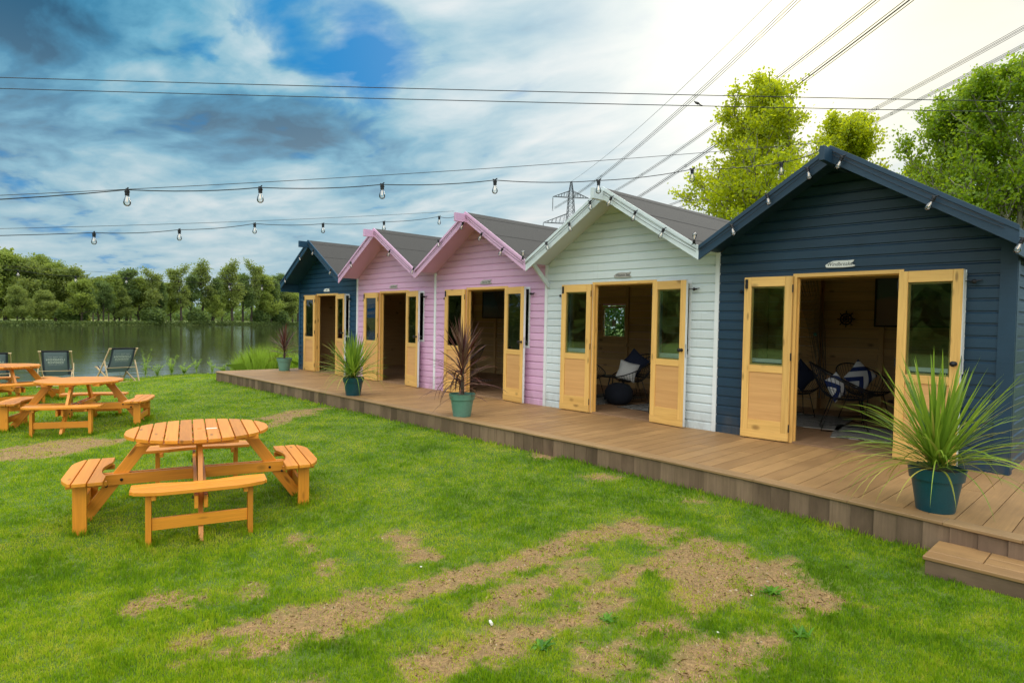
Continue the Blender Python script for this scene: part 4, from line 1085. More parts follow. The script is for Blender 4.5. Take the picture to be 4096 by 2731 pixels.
t = NT('chevron_fabric'); co = t.n('ShaderNodeTexCoord').outputs['Object']; sp = t.n('ShaderNodeSeparateXYZ'); t.t.links.new(co, sp.inputs[0])
f = t.math('FRACT', t.math('MULTIPLY', t.math('ADD', sp.outputs[2], t.math('ABSOLUTE', sp.outputs[0])), 5.0)); c = t.mix(t.math('GREATER_THAN', f, .56), (.66, .66, .66), (.010, .028, .13)); t.bsdf(c, .9); M['chevron'] = t.m
cushion(on_y(3205, 1500, 2.2), (R(-18), R(45), R(30)), M['cushion_navy'], 'plain navy cushion on its corner in the left chair of the near navy hut', .36)
cushion(on_y(3343, 1548, 1.38), (R(-40), R(65), R(40)), M['chevron'], 'white cushion with navy chevron in the front wire chair of the near navy hut', .33)
cushion(on_y(3441, 1506, 2.45), (R(-12), R(40), R(40)), M['chevron'], 'navy and white chevron cushion standing on its corner in the back chair', .36)
cushion(on_y(2510, 1484, 1.22), (R(-20), R(15), R(30)), M['cushion_white'], 'white cushion in the wire chair of the mint hut', .33)
cushion(on_y(2540, 1450, 1.42), (R(-14), R(38), R(20)), M['cushion_navy'], 'navy cushion leaning behind the white one in the mint hut', .36)
cushion((8.42, 1.20, .66), (R(-18), R(38), R(-5)), M['cushion_grey'], 'pale grey cushion in the wire chair of the middle pink hut', .40)
# pouf, tables
pf = MB(); pf.lathe([(0, .0), (.12, .0), (.20, .05), (.24, .14), (.235, .23), (.18, .32), (.08, .36), (0, .365)], 28); o = pf.build('pouf', M['pouf'], None, True); o.location = (9.66, 1.10, .013); tag(o, 'round black knitted pouf on the floor of the mint hut', 'pouf')
def side_table(loc, label, r_=.24, h=.42):
    o = thing('side_table', label, 'side table', loc, 0, 'small black tables inside the huts')
    m = MB(); m.lathe([(0, h-.025), (r_-.01, h-.025), (r_, h-.02), (r_, h-.005), (r_-.005, h), (0, h)], 24); m.build('table_top', M['black'], o)
    for k in range(3):
        a = k*2*PI/3+.4; m = MB(); m.tube([(math.cos(a)*.12, math.sin(a)*.12, h-.02), (math.cos(a)*(r_+.0), math.sin(a)*(r_+.0), 0)], .012, 6); m.build('leg', M['black'], o)
side_table((9.18, 1.62, .013), 'small round black table between the chairs of the mint hut'); side_table((13.75, 1.75, .013), 'small round black table behind the open door of the near navy hut'); side_table((4.7, 1.3, .013), 'small round black table inside the farther pink hut')
# rugs
t = NT('patterned_rug'); co = t.n('ShaderNodeTexCoord').outputs['Object']
wv = t.n('ShaderNodeTexWave', wave_type='RINGS'); wv.inputs['Scale'].default_value = 5.0; wv.inputs['Distortion'].default_value = 7; wv.inputs['Detail'].default_value = 2; t.t.links.new(co, wv.inputs[0])
c = t.mix(t.ramp(wv.outputs['Fac'], [(.45, 0), (.55, 1)]), (.36, .35, .32), (.03, .03, .03)); t.bsdf(c, .95); M['rug'] = t.m
def rug(x0, x1, y0, y1, rz, label):
    m = MB(); m.box(-(x1-x0)/2, (x1-x0)/2, -(y1-y0)/2, (y1-y0)/2, 0, .008); o = m.build('rug', M['rug']); o.location = ((x0+x1)/2, (y0+y1)/2, .0125); o.rotation_euler = (0, 0, rz); tag(o, label, 'rug', 'patterned rugs')
rug(13.0, 14.3, .85, 2.0, R(15), 'grey and black patterned rug under the front chair of the near navy hut'); rug(11.9, 12.95, 1.2, 2.6, R(10), 'grey and black patterned rug under the left chair of the near navy hut')
rug(9.9, 10.7, .75, 1.7, R(-5), 'grey and black patterned rug at the right inside the mint hut'); rug(8.6, 9.45, .7, 2.3, R(5), 'grey and black patterned rug at the left inside the mint hut')
rug(7.5, 8.9, .7, 1.7, R(4), 'grey and black patterned rug inside the middle pink hut'); rug(4.0, 5.3, 1.0, 2.2, R(-4), 'grey and black patterned rug inside the farther pink hut')
# ship wheel
wo_ = MB(); n = 8
wo_.tube([(.085*math.cos(2*PI*k/28), 0, .085*math.sin(2*PI*k/28)) for k in range(28)], .011, 6, True); wo_.tube([(.045*math.cos(2*PI*k/20), 0, .045*math.sin(2*PI*k/20)) for k in range(20)], .009, 6, True)
for k in range(n):
    a = 2*PI*k/n; wo_.tube([(0, 0, 0), (.10*math.cos(a), 0, .10*math.sin(a)), (.115*math.cos(a), 0, .115*math.sin(a)), (.135*math.cos(a), 0, .135*math.sin(a))], [.006, .006, .010, .005], 6)
o = wo_.build('ship_wheel', M['black'], None, True); o.location = (12.42, 3.40, 1.507); tag(o, 'small black ship wheel ornament on the back wall of the near navy hut', 'ship wheel')
# pictures
def picture(x0, x1, z0, z1, mat, label):
    o = thing('framed_picture', label, 'picture', ((x0+x1)/2, 3.44, (z0+z1)/2), 0); w = (x1-x0)/2; h = (z1-z0)/2
    m = MB(); f_ = .025; m.box(-w, w, -.02, .01, h-f_, h, 0); m.box(-w, w, -.02, .01, -h, -h+f_, 0); m.box(-w, -w+f_, -.02, .01, -h+f_+.001, h-f_-.001, 2); m.box(w-f_, w, -.02, .01, -h+f_+.001, h-f_-.001, 2); m.build('frame', M['black'], o)
    m = MB(); m.box(-w+f_, w-f_, -.004, .004, -h+f_, h-f_); m.build('canvas', mat, o)
def canvas(name, stops):
    t = NT(name); co = t.n('ShaderNodeTexCoord').outputs['Object']; sp = t.n('ShaderNodeSeparateXYZ'); t.t.links.new(co, sp.inputs[0])
    n = t.noise(t.map(co, (2, 2, 9)), 2, 5, .6, .5); c = t.ramp(t.math('ADD', t.math('ADD', t.math('MULTIPLY', sp.outputs[2], 1.2), .35), t.math('MULTIPLY', n, .3)), stops); t.bsdf(c, .6); return t.m
picture(3.45, 4.40, 1.45, 2.20, canvas('seascape', [(.1, (.15, .14, .16)), (.4, (.10, .15, .22)), (.5, (.04, .10, .17)), (.8, (.03, .05, .10))]), 'dark framed seascape hanging inside, seen through the middle pink hut door')
picture(12.82, 14.1, 1.39, 2.30, canvas('beach_print', [(.1, (.22, .15, .13)), (.45, (.24, .17, .15)), (.52, (.10, .15, .15)), (.9, (.08, .11, .13))]), 'large framed beach picture on the back wall of the near navy hut')
# draped fishing nets with a glass float
def net(x, y0, label, seed):
    rg = random.Random(seed); o = thing('fishing_net', label, 'fishing net', (x, y0, 2.2), 0, 'fishing nets draped inside'); m = MB()
    for k in range(16):
        a = (k/15-.5)*.16; b = a*.6+rg.uniform(-.02, .02); off = rg.uniform(-.04, .04)
        m.tube([(a*2.6+off-.18, -.3, .02), (a*2.0-.12, -.22, -.35), (a*1.6-.02, -.12, -.9), (b*1.8+.05, -.08, -1.5), (b*1.9+.03, -.06, -2.0)], .004, 3, caps=False)
    for k in range(26):
        z = -.08-k*.075; wd = .19-.09*min(1, -z/1.2); cx = -.16+.2*min(1, -z/1.5)
        m.tube([(cx-wd, -.26-z*-.08, z), (cx, -.27-z*-.09, z-.03), (cx+wd, -.25-z*-.08, z)], .0025, 3, caps=False)
    m.build('net', M['net'], o); m = MB(); m.lathe([(0, -.03), (.02, -.022), (.03, 0), (.02, .022), (0, .03)], 12, (-.02, -.2, -.95)); m.build('float', M['float'], o, True)
net(12.05, 3.38, 'draped fishing net with green float hanging on the post in the near navy hut', 1); net(9.0+1.45, 3.0, 'fishing net draped from the ceiling inside the mint hut', 2); net(5.0, 3.0, 'fishing net draped inside the farther pink hut', 3)

# ------------------------------------------------------------------ trees
def rand_dirs(n): v = RNG.normal(0, 1, (n, 3)); return v/np.linalg.norm(v, axis=1)[:, None]
def leaf_quads(centers, size, flat=.0, down=0):
    """one pointed leaf (4-gon) per centre"""
    N = len(centers); a = rand_dirs(N); b = rand_dirs(N); a[:, 2] -= down; a /= np.linalg.norm(a, axis=1)[:, None]
    b = np.cross(a, b); b /= np.linalg.norm(b, axis=1)[:, None]+1e-9
    s = size*RNG.uniform(.6, 1.35, N)[:, None]
    V = np.stack([centers, centers+a*s*.45+b*s*.42, centers+a*s, centers+a*s*.45-b*s*.42], 1); return V
def grow(seed, H, spread, n_main, levels, start, up, jitter=.25, tr=.03):
    """limb skeleton: list of (points, radii); returns twig tips too"""
    rg = random.Random(seed); segs = []; tips = []
    def limb(p, d, L, r_, lv):
        n = 6; pts = [p]; rs = [r_]; q = p
        for i in range(n):
            d = (d + Vector((rg.gauss(0, jitter), rg.gauss(0, jitter), rg.gauss(0, jitter*.6)+up*.12))).normalized(); q = q + d*(L/n); pts.append(q); rs.append(r_*(1-.72*(i+1)/n))
        segs.append((pts, rs))
        if lv >= 2: tips.extend(pts[2:])
        if lv < levels:
            k = rg.randint(4, 6) if lv == 1 else rg.randint(3, 5)
            for j in range(k):
                t_ = rg.uniform(.3, 1.0); i = min(n-1, int(t_*n)); pp = pts[i].lerp(pts[i+1], t_*n-i); dd = (d + Vector((rg.gauss(0, .8), rg.gauss(0, .8), rg.gauss(.1, .45)+up*.3))).normalized(); limb(pp, dd, L*rg.uniform(.40, .62), rs[i]*.6, lv+1)
    # trunk
    n = 10; pts = []; rs = []; lean = Vector((rg.gauss(0, .03), rg.gauss(0, .03), 0))
    for i in range(n+1):
        t_ = i/n; pts.append(Vector((0, 0, H*.86*t_)) + lean*H*t_*t_ + Vector((rg.gauss(0, .006), rg.gauss(0, .006), 0))*H); rs.append(tr*H*(1-.88*t_)*(1.35 if i == 0 else 1))
    segs.append((pts, rs)); tips.extend(pts[-2:])
    for k in range(n_main):
        t_ = start + (1-start)*(k+.5)/n_main; i = min(n-1, int(t_*n)); pp = pts[i].lerp(pts[i+1], t_*n-i); az = k*2.4+rg.uniform(-.5, .5)
        el = R(rg.uniform(15, 45)) + up*R(35); wid = spread(t_)
        limb(pp, Vector((math.cos(az)*math.cos(el), math.sin(az)*math.cos(el), math.sin(el))), H*wid, rs[i]*.55, 1)
    return segs, tips
def tree_obj(name, segs, tips, H, per_tip, clump, leaf, lmat, bmat, seed, down=.3, keep=1.0):
    o = bpy.data.objects.new(name, None); COL.objects.link(o)
    m = MB()
    for pts, rs in segs: m.tube(pts, [max(r_, .0012*H) for r_ in rs], 6 if rs[0] > .05 else 4, caps=False)
    m.build('trunk', bmat, o, True)
    T = np.array([tuple(p) for p in tips]); T = T[RNG.uniform(0, 1, len(T)) < keep]; N = len(T)*per_tip; c = np.repeat(T, per_tip, 0) + RNG.normal(0, clump, (N, 3))*np.array([1, 1, .8])
    cv = np.repeat(RNG.uniform(0, 1, len(T)), per_tip)
    np_mesh('crown', leaf_quads(c, leaf, down=down), 4, lmat, np.clip(cv*.5+RNG.uniform(0, .5, N), 0, 1), o)
    return o
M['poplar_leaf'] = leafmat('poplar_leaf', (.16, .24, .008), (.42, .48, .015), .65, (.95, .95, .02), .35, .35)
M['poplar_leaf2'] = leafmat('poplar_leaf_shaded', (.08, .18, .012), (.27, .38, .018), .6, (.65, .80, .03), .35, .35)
M['far_leaf'] = leafmat('willow_leaf', (.085, .14, .025), (.27, .32, .075), .5, (.50, .56, .10), .6, .12)
M['far_leaf2'] = leafmat('alder_leaf', (.055, .11, .028), (.18, .25, .065), .5, (.36, .46, .10), .6, .12)
M['far_leaf3'] = leafmat('oak_leaf', (.10, .165, .022), (.29, .35, .06), .5, (.52, .60, .09), .6, .12)
M['hedge_leaf'] = leafmat('laurel_leaf', (.02, .07, .012), (.07, .17, .025), .35, (.15, .32, .03), .3, 1.5)
M['reed'] = leafmat('reed_leaf', (.16, .28, .02), (.38, .52, .05), .45, (.55, .75, .06), .5, .8)
M['farreed'] = leafmat('far_reed', (.05, .09, .015), (.12, .17, .03), .3, (.2, .25, .04), .7, .2)
# poplars behind the huts
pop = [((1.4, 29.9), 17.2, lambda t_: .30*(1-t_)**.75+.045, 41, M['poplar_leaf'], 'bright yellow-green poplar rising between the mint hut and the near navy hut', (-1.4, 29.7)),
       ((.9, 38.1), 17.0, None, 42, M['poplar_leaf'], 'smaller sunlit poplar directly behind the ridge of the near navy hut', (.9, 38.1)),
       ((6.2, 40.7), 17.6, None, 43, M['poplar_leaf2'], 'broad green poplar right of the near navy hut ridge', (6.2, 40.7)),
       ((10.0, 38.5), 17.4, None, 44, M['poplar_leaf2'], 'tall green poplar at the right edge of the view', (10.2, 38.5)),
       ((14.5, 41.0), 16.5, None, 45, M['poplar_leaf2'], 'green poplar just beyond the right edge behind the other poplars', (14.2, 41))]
for _, H, sp_, sd_, lm, lab, (x, y) in pop:
    H *= {41: 1.02, 42: 1.0, 43: 1.0}.get(sd_, 1.05); sprd = (lambda t_: (.30 if sd_ == 41 else .35)*(1-t_)**.65+.06) if sd_ != 42 else (lambda t_: .30*(1-t_)**.65+.06)
    segs, tips = grow(sd_, H, sprd, 30, 3, .12, .62, .2, .016)
    o = tree_obj('poplar_tree', segs, tips, H, 19, .25, .18, lm, M['bark_pale'], sd_, .5, .55)
    o.location = (x, y, -.5); tag(o, lab, 'tree', 'poplars behind the huts')
# far bank: a few kinds, copied
protos = []
kinds = [(51, 13, lambda t_: .34*(1-t_)**.5+.08, 16, .10, .2, M['far_leaf'], 'rounded willow'), (52, 15, lambda t_: .22*(1-t_)**.6+.08, 14, .30, .5, M['far_leaf2'], 'upright'), (53, 16, lambda t_: .20 if t_ > .5 else .12, 11, .42, .4, M['far_leaf'], 'high crowned'),
         (54, 14, lambda t_: .30*(1-t_)**.5+.10, 18, .14, .3, M['far_leaf3'], 'bushy'), (55, 15, lambda t_: .16*(1-t_)+.08, 14, .22, .7, M['far_leaf2'], 'slim'), (56, 14, lambda t_: .26*(1-t_)**.5+.07, 15, .22, .3, M['far_leaf3'], 'spreading')]
for sd_, H, sp_, nm, stt, up, lm, desc in kinds:
    segs, tips = grow(sd_, H, sp_, nm, 3, stt*.75, up, .30, .024)
    dens = {51: 14, 52: 8, 53: 6, 54: 14, 55: 7, 56: 10}[sd_]
    protos.append((tree_obj('far_tree', segs, tips, H, int(dens*1.9), .55, .40, lm, M['bark'], sd_, .2, .34), H, desc, []))
# u (display px), top v (display px), kind, extra distance behind the shore, ivy
far = [(-150, 590, 3, 16), (-95, 600, 0, 12), (-40, 590, 3, 20), (12, 585, 3, 22), (52, 590, 0, 20), (92, 592, 3, 24), (128, 600, 5, 18), (160, 612, 0, 14), (40, 655, 0, 3), (100, 665, 0, 4), (188, 640, 5, 5), (214, 655, 4, 3),
       (238, 642, 1, 4), (262, 628, 5, 6), (290, 612, 1, 8), (318, 640, 3, 9), (345, 624, 2, 3), (370, 640, 4, 4), (392, 645, 5, 7), (416, 615, 2, 3), (438, 628, 1, 6), (466, 606, 2, 5), (488, 634, 4, 4), (510, 640, 3, 7), (534, 606, 2, 3), (558, 624, 1, 6), (578, 606, 2, 4),
       (600, 626, 5, 5), (622, 638, 4, 3), (640, 624, 1, 6), (662, 640, 5, 4), (684, 630, 1, 5), (704, 645, 4, 4), (730, 640, 3, 6)]
def far_base(u, extra):
    lo, hi = 60.0, 900.0                       # march along the view column until behind the far shore by 'extra'
    d = pxray(u*K, 1290); d = Vector((d.x, d.y, 0)).normalized()
    for s in np.arange(90, 420, .5):
        p = CAMP + d*s
        if np.interp(p.y, FY, FX) - p.x > extra: return p
    return CAMP + d*200
ordn = ['first', 'second', 'third', 'fourth', 'fifth', 'sixth', 'seventh', 'eighth', 'ninth', 'tenth', 'eleventh', 'twelfth', 'thirteenth', 'fourteenth', 'fifteenth', 'sixteenth', 'seventeenth', 'eighteenth', 'nineteenth', 'twentieth', 'twenty-first', 'twenty-second', 'twenty-third', 'twenty-fourth', 'twenty-fifth', 'twenty-sixth', 'twenty-seventh', 'twenty-eighth', 'twenty-ninth', 'thirtieth', 'thirty-first', 'thirty-second', 'thirty-third', 'thirty-fourth', 'thirty-fifth', 'thirty-sixth', 'thirty-seventh', 'thirty-eighth', 'thirty-ninth', 'fortieth', 'forty-first', 'forty-second', 'forty-third', 'forty-fourth', 'forty-fifth', 'forty-sixth', 'forty-seventh', 'forty-eighth', 'forty-ninth', 'fiftieth', 'fifty-first', 'fifty-second', 'fifty-third', 'fifty-fourth', 'fifty-fifth', 'fifty-sixth', 'fifty-seventh', 'fifty-eighth', 'fifty-ninth', 'sixtieth']
far += [(226, 640, 3, 34), (250, 652, 1, 30), (300, 645, 3, 36), (380, 655, 3, 38), (632, 655, 5, 30), (652, 650, 2, 34), (672, 655, 3, 32), (275, 660, 0, 5), (492, 672, 5, 2), (606, 668, 5, 2), (655, 668, 0, 3)]
far_sorted = sorted(far); vis = [f for f in far_sorted if f[0] >= 0 and f[0] < 700]
for f in far_sorted:
    u, vt, k, ex = f; pr_, H, desc, used = protos[k]
    if used: o = copy_tree(pr_)
    else: o = pr_
    used.append(1)
    p = far_base(u, ex); dist = (p-CAMP).dot(cf); hz = 1250.6 + (u*K)*.0183
    hgt = (hz - vt*K)/2502.76*dist + 1.36 - (-.6)
    s = hgt/(H*1.0); o.location = (p.x, p.y, -.62); o.rotation_euler = (0, 0, random.uniform(0, 6.28)); o.scale = (s*random.uniform(.78, 1.08),)*2 + (s*.98,)
    if f in vis: lab = f'{ordn[vis.index(f)]} far bank tree from the left edge, {desc} green tree'
    else: lab = f'{desc} green tree on the far bank beyond the ' + ('left edge' if u < 0 else 'far navy hut') + (f', {ordn[far_sorted.index(f)]} outward' if u < 0 else (' wall, nearer' if u < 715 else ' wall, farther'))
    tag(o, lab, 'tree', 'trees on the far bank')
# understorey and reeds along the far water edge, distant wood behind
def strip_leaves(name, N, off, zlo, zhi, size, mat, label, cat, ylo=-80, yhi=150, fade=1.0):
    y = RNG.uniform(ylo, yhi, N); d = RNG.uniform(*off, N); x = np.interp(y, FY, FX)-d
    top = zhi*(.55+.9*fbm(y*.12, d*.05+3, 3, 77)); z = zlo + RNG.uniform(0, 1, N)**1.2*top
    o = np_mesh(name, leaf_quads(np.stack([x, y, z], -1), size), 4, mat, RNG.uniform(0, 1, N)); tag(o, label, cat, kind='stuff')
strip_leaves('reed_bed', 26000, (-.8, 1.4), -1.0, 1.05, .32, M['farreed'], 'belt of green reeds along the far water edge', 'reeds')
strip_leaves('distant_wood', 30000, (66, 90), .2, 5.5, 1.2, M['far_leaf2'], 'distant dark wood beyond the meadow behind the far trees', 'wood', -120, 260)
# wooded mass at the far left behind the first trees
y = RNG.uniform(-75, 26, 15000); dd = RNG.uniform(26, 46, 15000); x = np.interp(y, FY, FX)-dd; z = RNG.uniform(0, 1, 15000)**.8*(13.5*smooth(30, 8, y)+2.0)*(.75+.5*fbm(y*.13, dd*.1, 3, 4))
o = np_mesh('wood', leaf_quads(np.stack([x, y, z], -1), 1.2), 4, M['far_leaf'], RNG.uniform(0, 1, 15000)); tag(o, 'dense wood behind the first trees at the left of the far bank', 'wood', kind='stuff')
y = RNG.uniform(-62, -44, 9000); x = RNG.uniform(-50, 80, 9000); z = RNG.uniform(0, 1, 9000)*(4+6*fbm(x*.12, y*.1, 3, 14))  # out-of-view tree belt, added so the panes reflect dark greenery
o = np_mesh('wood', leaf_quads(np.stack([x, y, z], -1), 2.6), 4, M['far_leaf2'], RNG.uniform(0, 1, 9000)); tag(o, 'out-of-view belt of trees added behind the viewer for dark reflections in the window panes', 'wood', kind='stuff')
# shrubs among the far trunks
for k, (u, h_, ex, lab) in enumerate([(165, 5, 9, 'dark shrub under the trees at the left of the far bank'), (352, 4.5, 2, 'dark round bush at the far water edge left of the middle'), (455, 4.2, 2, 'green bush at the foot of the forked far tree'), (598, 4.8, 3, 'dark bush on the far bank near the navy hut'), (640, 5.2, 2, 'ivy covered bush on the far bank beside the navy hut')]):
    p = far_base(u, ex); N = 2600; c = RNG.normal(0, 1, (N, 3)); c = c/np.linalg.norm(c, axis=1)[:, None]*RNG.uniform(.5, 1, N)[:, None]**.5*np.array([h_*.62, h_*.62, h_*.5]); c[:, 2] += h_*.42
    c *= (1+.35*(fbm(c[:, 0]*.8+k*9, c[:, 1]*.8+c[:, 2], 3, k)-.5))[:, None]
    b = thing('shrub', lab, 'shrub', (p.x, p.y, -.7), 0, 'shrubs on the far bank'); np_mesh('foliage', leaf_quads(c, .5), 4, M['far_leaf2'], RNG.uniform(0, 1, N), b); m = MB()
    for a in range(3): m.tube([(a*.3-.3, 0, -.1), (a*.6-.6, .2, h_*.5)], [.12, .05], 5)
    m.build('stem', M['bark'], b)

# near vegetation: bush by the first hut, hedge behind the huts, bank grasses, tall weeds
def bush(name, label, cat, c, r3, N, leaf, mat, seed, stems=5):
    b = thing(name, label, cat, c, 0); rg = np.random.default_rng(seed)
    v = rg.normal(0, 1, (N, 3)); v /= np.linalg.norm(v, axis=1)[:, None]; v *= (rg.uniform(.15, 1, N)**.4)[:, None]*np.array(r3); v[:, 2] = v[:, 2]+r3[2]*.9
    v *= (1+.5*(fbm(v[:, 0]*2.1+seed, v[:, 1]*2.1+v[:, 2]*2.3, 3, seed)-.5))[:, None]
    np_mesh('foliage', leaf_quads(v, leaf, down=.25), 4, mat, rg.uniform(0, 1, N), b); m = MB()
    for k in range(stems): a = k*2*PI/stems; m.tube([(0, 0, -.3), (math.cos(a)*r3[0]*.3, math.sin(a)*r3[1]*.3, r3[2]*.7), (math.cos(a)*r3[0]*.6, math.sin(a)*r3[1]*.6, r3[2]*1.4)], [.02, .014, .006], 5)
    m.build('stem', M['bark'], b); return b
bush('leafy_bush', 'glossy green bush growing against the left wall of the far navy hut', 'bush', (-.75, 1.35, -.35), (.62, .8, .85), 3600, .085, M['hedge_leaf'], 5)
bush('leafy_bush', 'low green bush behind the deck corner beside the lake', 'bush', (-1.6, 2.2, -.5), (.8, .9, .55), 2600, .08, M['hedge_leaf'], 6)
h = thing('hedge', 'green hedge behind the huts seen through the small back window', 'hedge', (7.8, 4.9, -.3)); N = 16000; v = np.stack([RNG.uniform(-4.2, 4.2, N), RNG.uniform(-.35, .45, N), RNG.uniform(0, 2.5, N)], -1); np_mesh('foliage', leaf_quads(v, .10, down=.3), 4, M['hedge_leaf'], RNG.uniform(0, 1, N), h)
m = MB(); [m.tube([(q, .1, -.1), (q+.1, .1, 2.2)], [.03, .01], 5) for q in np.arange(-4, 4.1, .5)]; m.build('stem', M['bark'], h)
# bank grass clump left of the deck
def clump(name, label, cx, cy, rx, ry, N, h0, h1, mat, kind='stuff', lean=.35, w=.008):
    a = RNG.uniform(0, 2*PI, N); r_ = np.sqrt(RNG.uniform(0, 1, N)); x = cx+np.cos(a)*r_*rx; y = cy+np.sin(a)*r_*ry
    V = blades('c', x, y, lawn_z(x, y)-.02, RNG.uniform(h0, h1, N)*(1-.45*r_**2), np.full(N, w), None, None, lean); o = np_mesh(name, V, 5, mat, RNG.uniform(0, 1, N)); tag(o, label, 'bank grass', kind=kind); return o
clump('bank_grass', 'tall bright grass clump on the bank left of the deck corner', -3.3, .45, 1.1, 1.0, 5200, .40, 1.05, M['reed'], lean=.5, w=.008)
clump('bank_grass', 'tall grass on the bank behind the deck end beside the bush', -2.2, 1.3, 1.0, .8, 2600, .3, .8, M['reed'], lean=.5, w=.008)
# tall weeds at the water edge, one by one
def weed(label, x, y, h_, seed):
    rg = random.Random(seed); o = thing('tall_weed', label, 'weed', (x, y, float(lawn_z(x, y))), rg.uniform(0, 6), 'weeds at the water edge'); m = MB(); L_ = MB()
    for s in range(rg.randint(4, 7)):
        hh = h_*rg.uniform(.6, 1.05); lx, ly = rg.gauss(0, .17), rg.gauss(0, .17); pts = [Vector((lx*t_*t_+rg.gauss(0, .004), ly*t_*t_, hh*t_)) for t_ in np.linspace(0, 1, 7)]; m.tube(pts, [.004*(1-.6*t_) for t_ in np.linspace(0, 1, 7)], 4)
        for k in range(34):
            t_ = rg.uniform(.08, 1); p = Vector((lx*t_*t_, ly*t_*t_, hh*t_)); strap(L_, p, rg.uniform(0, 6.28), R(rg.uniform(15, 60)), rg.uniform(.06, .13)*(1.2-.6*t_), .014, 1.2, 4)
    L_.build('leaves', M['reed'], o); m.build('stem', M['reed'], o)
wd = [(-3.25, -2.90, .85, 'tallest thin weed at the water edge right of the last deckchair'), (-3.2, -2.62, .40, 'low bushy weed right of the tallest weed'), (-3.22, -2.25, .55, 'second clump of weeds from the deckchair at the water edge'), (-3.18, -1.95, .35, 'short weed between two taller clumps at the water edge'), (-3.2, -1.62, .50, 'leaning weed clump in the middle of the water edge'), (-3.15, -1.2, .45, 'weed clump at the water edge nearer the deck'), (-3.2, -.85, .30, 'smallest weed at the water edge nearest the deck')]
for k, (x, y, h_, lab) in enumerate(wd): weed(lab, x, y, h_, 200+k)
make_grass()
def leg_tufts():
    xs_ = []; ys_ = []
    for (x, y), rz, _ in specs:
        for q in range(4):
            A = rz+q*PI/2; rd = np.array([math.cos(A), math.sin(A)]); td = np.array([-math.sin(A), math.cos(A)])
            for c_ in (rd*.86+td*.36, rd*.86-td*.36, rd*.90):
                n_ = 240; a = RNG.uniform(0, 2*PI, n_); r_ = .035+RNG.exponential(.035, n_); xs_.append(x+c_[0]+np.cos(a)*r_); ys_.append(y+c_[1]+np.sin(a)*r_)
    x = np.concatenate(xs_); y = np.concatenate(ys_); dep = (x-CAMP.x)*cf.x+(y-CAMP.y)*cf.y
    V = blades('t', x, y, lawn_z(x, y), RNG.uniform(.02, .075, len(x)), .0022+.0007*dep, None, None, .4)
    o = np_mesh('grass_tufts', V, 5, M['grass'], RNG.uniform(.0, .6, len(x))); tag(o, 'longer unmown grass left around the picnic table legs', 'grass', kind='stuff')
leg_tufts()
M['straw'] = leafmat('dead_straw', (.30, .19, .07), (.62, .46, .20), .2, (.5, .35, .12), .8, 3)
def worn_ground():
    N = 260000; x = RNG.uniform(-1, 16, N); y = RNG.uniform(-9, -2.3, N); m = patch_mask(x, y); dep = (x-CAMP.x)*cf.x+(y-CAMP.y)*cf.y
    k = (RNG.uniform(0, 1, N) < m*np.clip(14/np.maximum(dep, 1)**2, .05, 1)*.9) & (dep > 1.5); x, y, dep = x[k], y[k], dep[k]
    V = blades('s', x, y, lawn_z(x, y)+.003, RNG.uniform(.006, .018, len(x)), .0025+.0005*dep, None, None, 1.6)
    o = np_mesh('dead_grass', V, 5, M['straw'], RNG.uniform(0, 1, len(x))); tag(o, 'dead straw coloured grass lying on the bare tracks', 'dead grass', kind='stuff')
    x = x[::9]; y = y[::9]; n_ = len(x); r_ = RNG.uniform(.003, .011, n_)**1.0
    P = np.array([(1, 0, 0), (0, 1, 0), (-1, 0, 0), (0, -1, 0), (0, 0, .7)]); T_ = [(0, 1, 4), (1, 2, 4), (2, 3, 4), (3, 0, 4)]
    a = RNG.uniform(0, 2*PI, n_); V = []
    for t3 in T_:
        q = P[list(t3)]; rx = q[None, :, 0]*np.cos(a)[:, None]-q[None, :, 1]*np.sin(a)[:, None]; ry = q[None, :, 0]*np.sin(a)[:, None]+q[None, :, 1]*np.cos(a)[:, None]
        V.append(np.stack([x[:, None]+rx*r_[:, None], y[:, None]+ry*r_[:, None]*.8, lawn_z(x, y)[:, None]+q[None, :, 2]*r_[:, None]], -1))
    o = np_mesh('soil_crumbs', np.concatenate(V), 3, M['crumb'], np.tile(RNG.uniform(0, 1, n_), 4)); tag(o, 'small stones and crumbs of soil on the bare tracks', 'soil crumbs', kind='stuff')
t = NT('soil_crumb'); t.bsdf(t.ramp(t.attr('var'), [(0, (.05, .03, .015)), (.6, (.26, .15, .07)), (1, (.52, .42, .30))]), .95); M['crumb'] = t.m
worn_ground()
# broad leaved weeds and bits of litter on the lawn
def plantain(label, u, v, s, seed):
    p = on_z(u, v, -.38); rg = random.Random(seed); o = thing('lawn_weed', label, 'weed', (p.x, p.y, float(lawn_z(p.x, p.y))), 0, 'leafy weeds in the lawn'); m = MB()
    for k in range(22): strap(m, (rg.gauss(0, .02*s), rg.gauss(0, .02*s), .002), rg.uniform(0, 6.28), R(rg.uniform(15, 55)), rg.uniform(.06, .13)*s, rg.uniform(.022, .034)*s, 1.4, 5)
    m.build('leaves', M['fresh'], o)
for k, (X, Y, s, lab) in enumerate([(1945, 405, .8, 'leafy weed on the right of the large bare patch'), (1230, 540, .7, 'leafy weed at the lower middle beside a bare patch'), (1440, 470, .6, 'leafy weed between two bare patches'), (2040, 535, .6, 'leafy weed below the right end of the bare ground')]):
    plantain(lab, *qf(X, Y), s, 300+k)
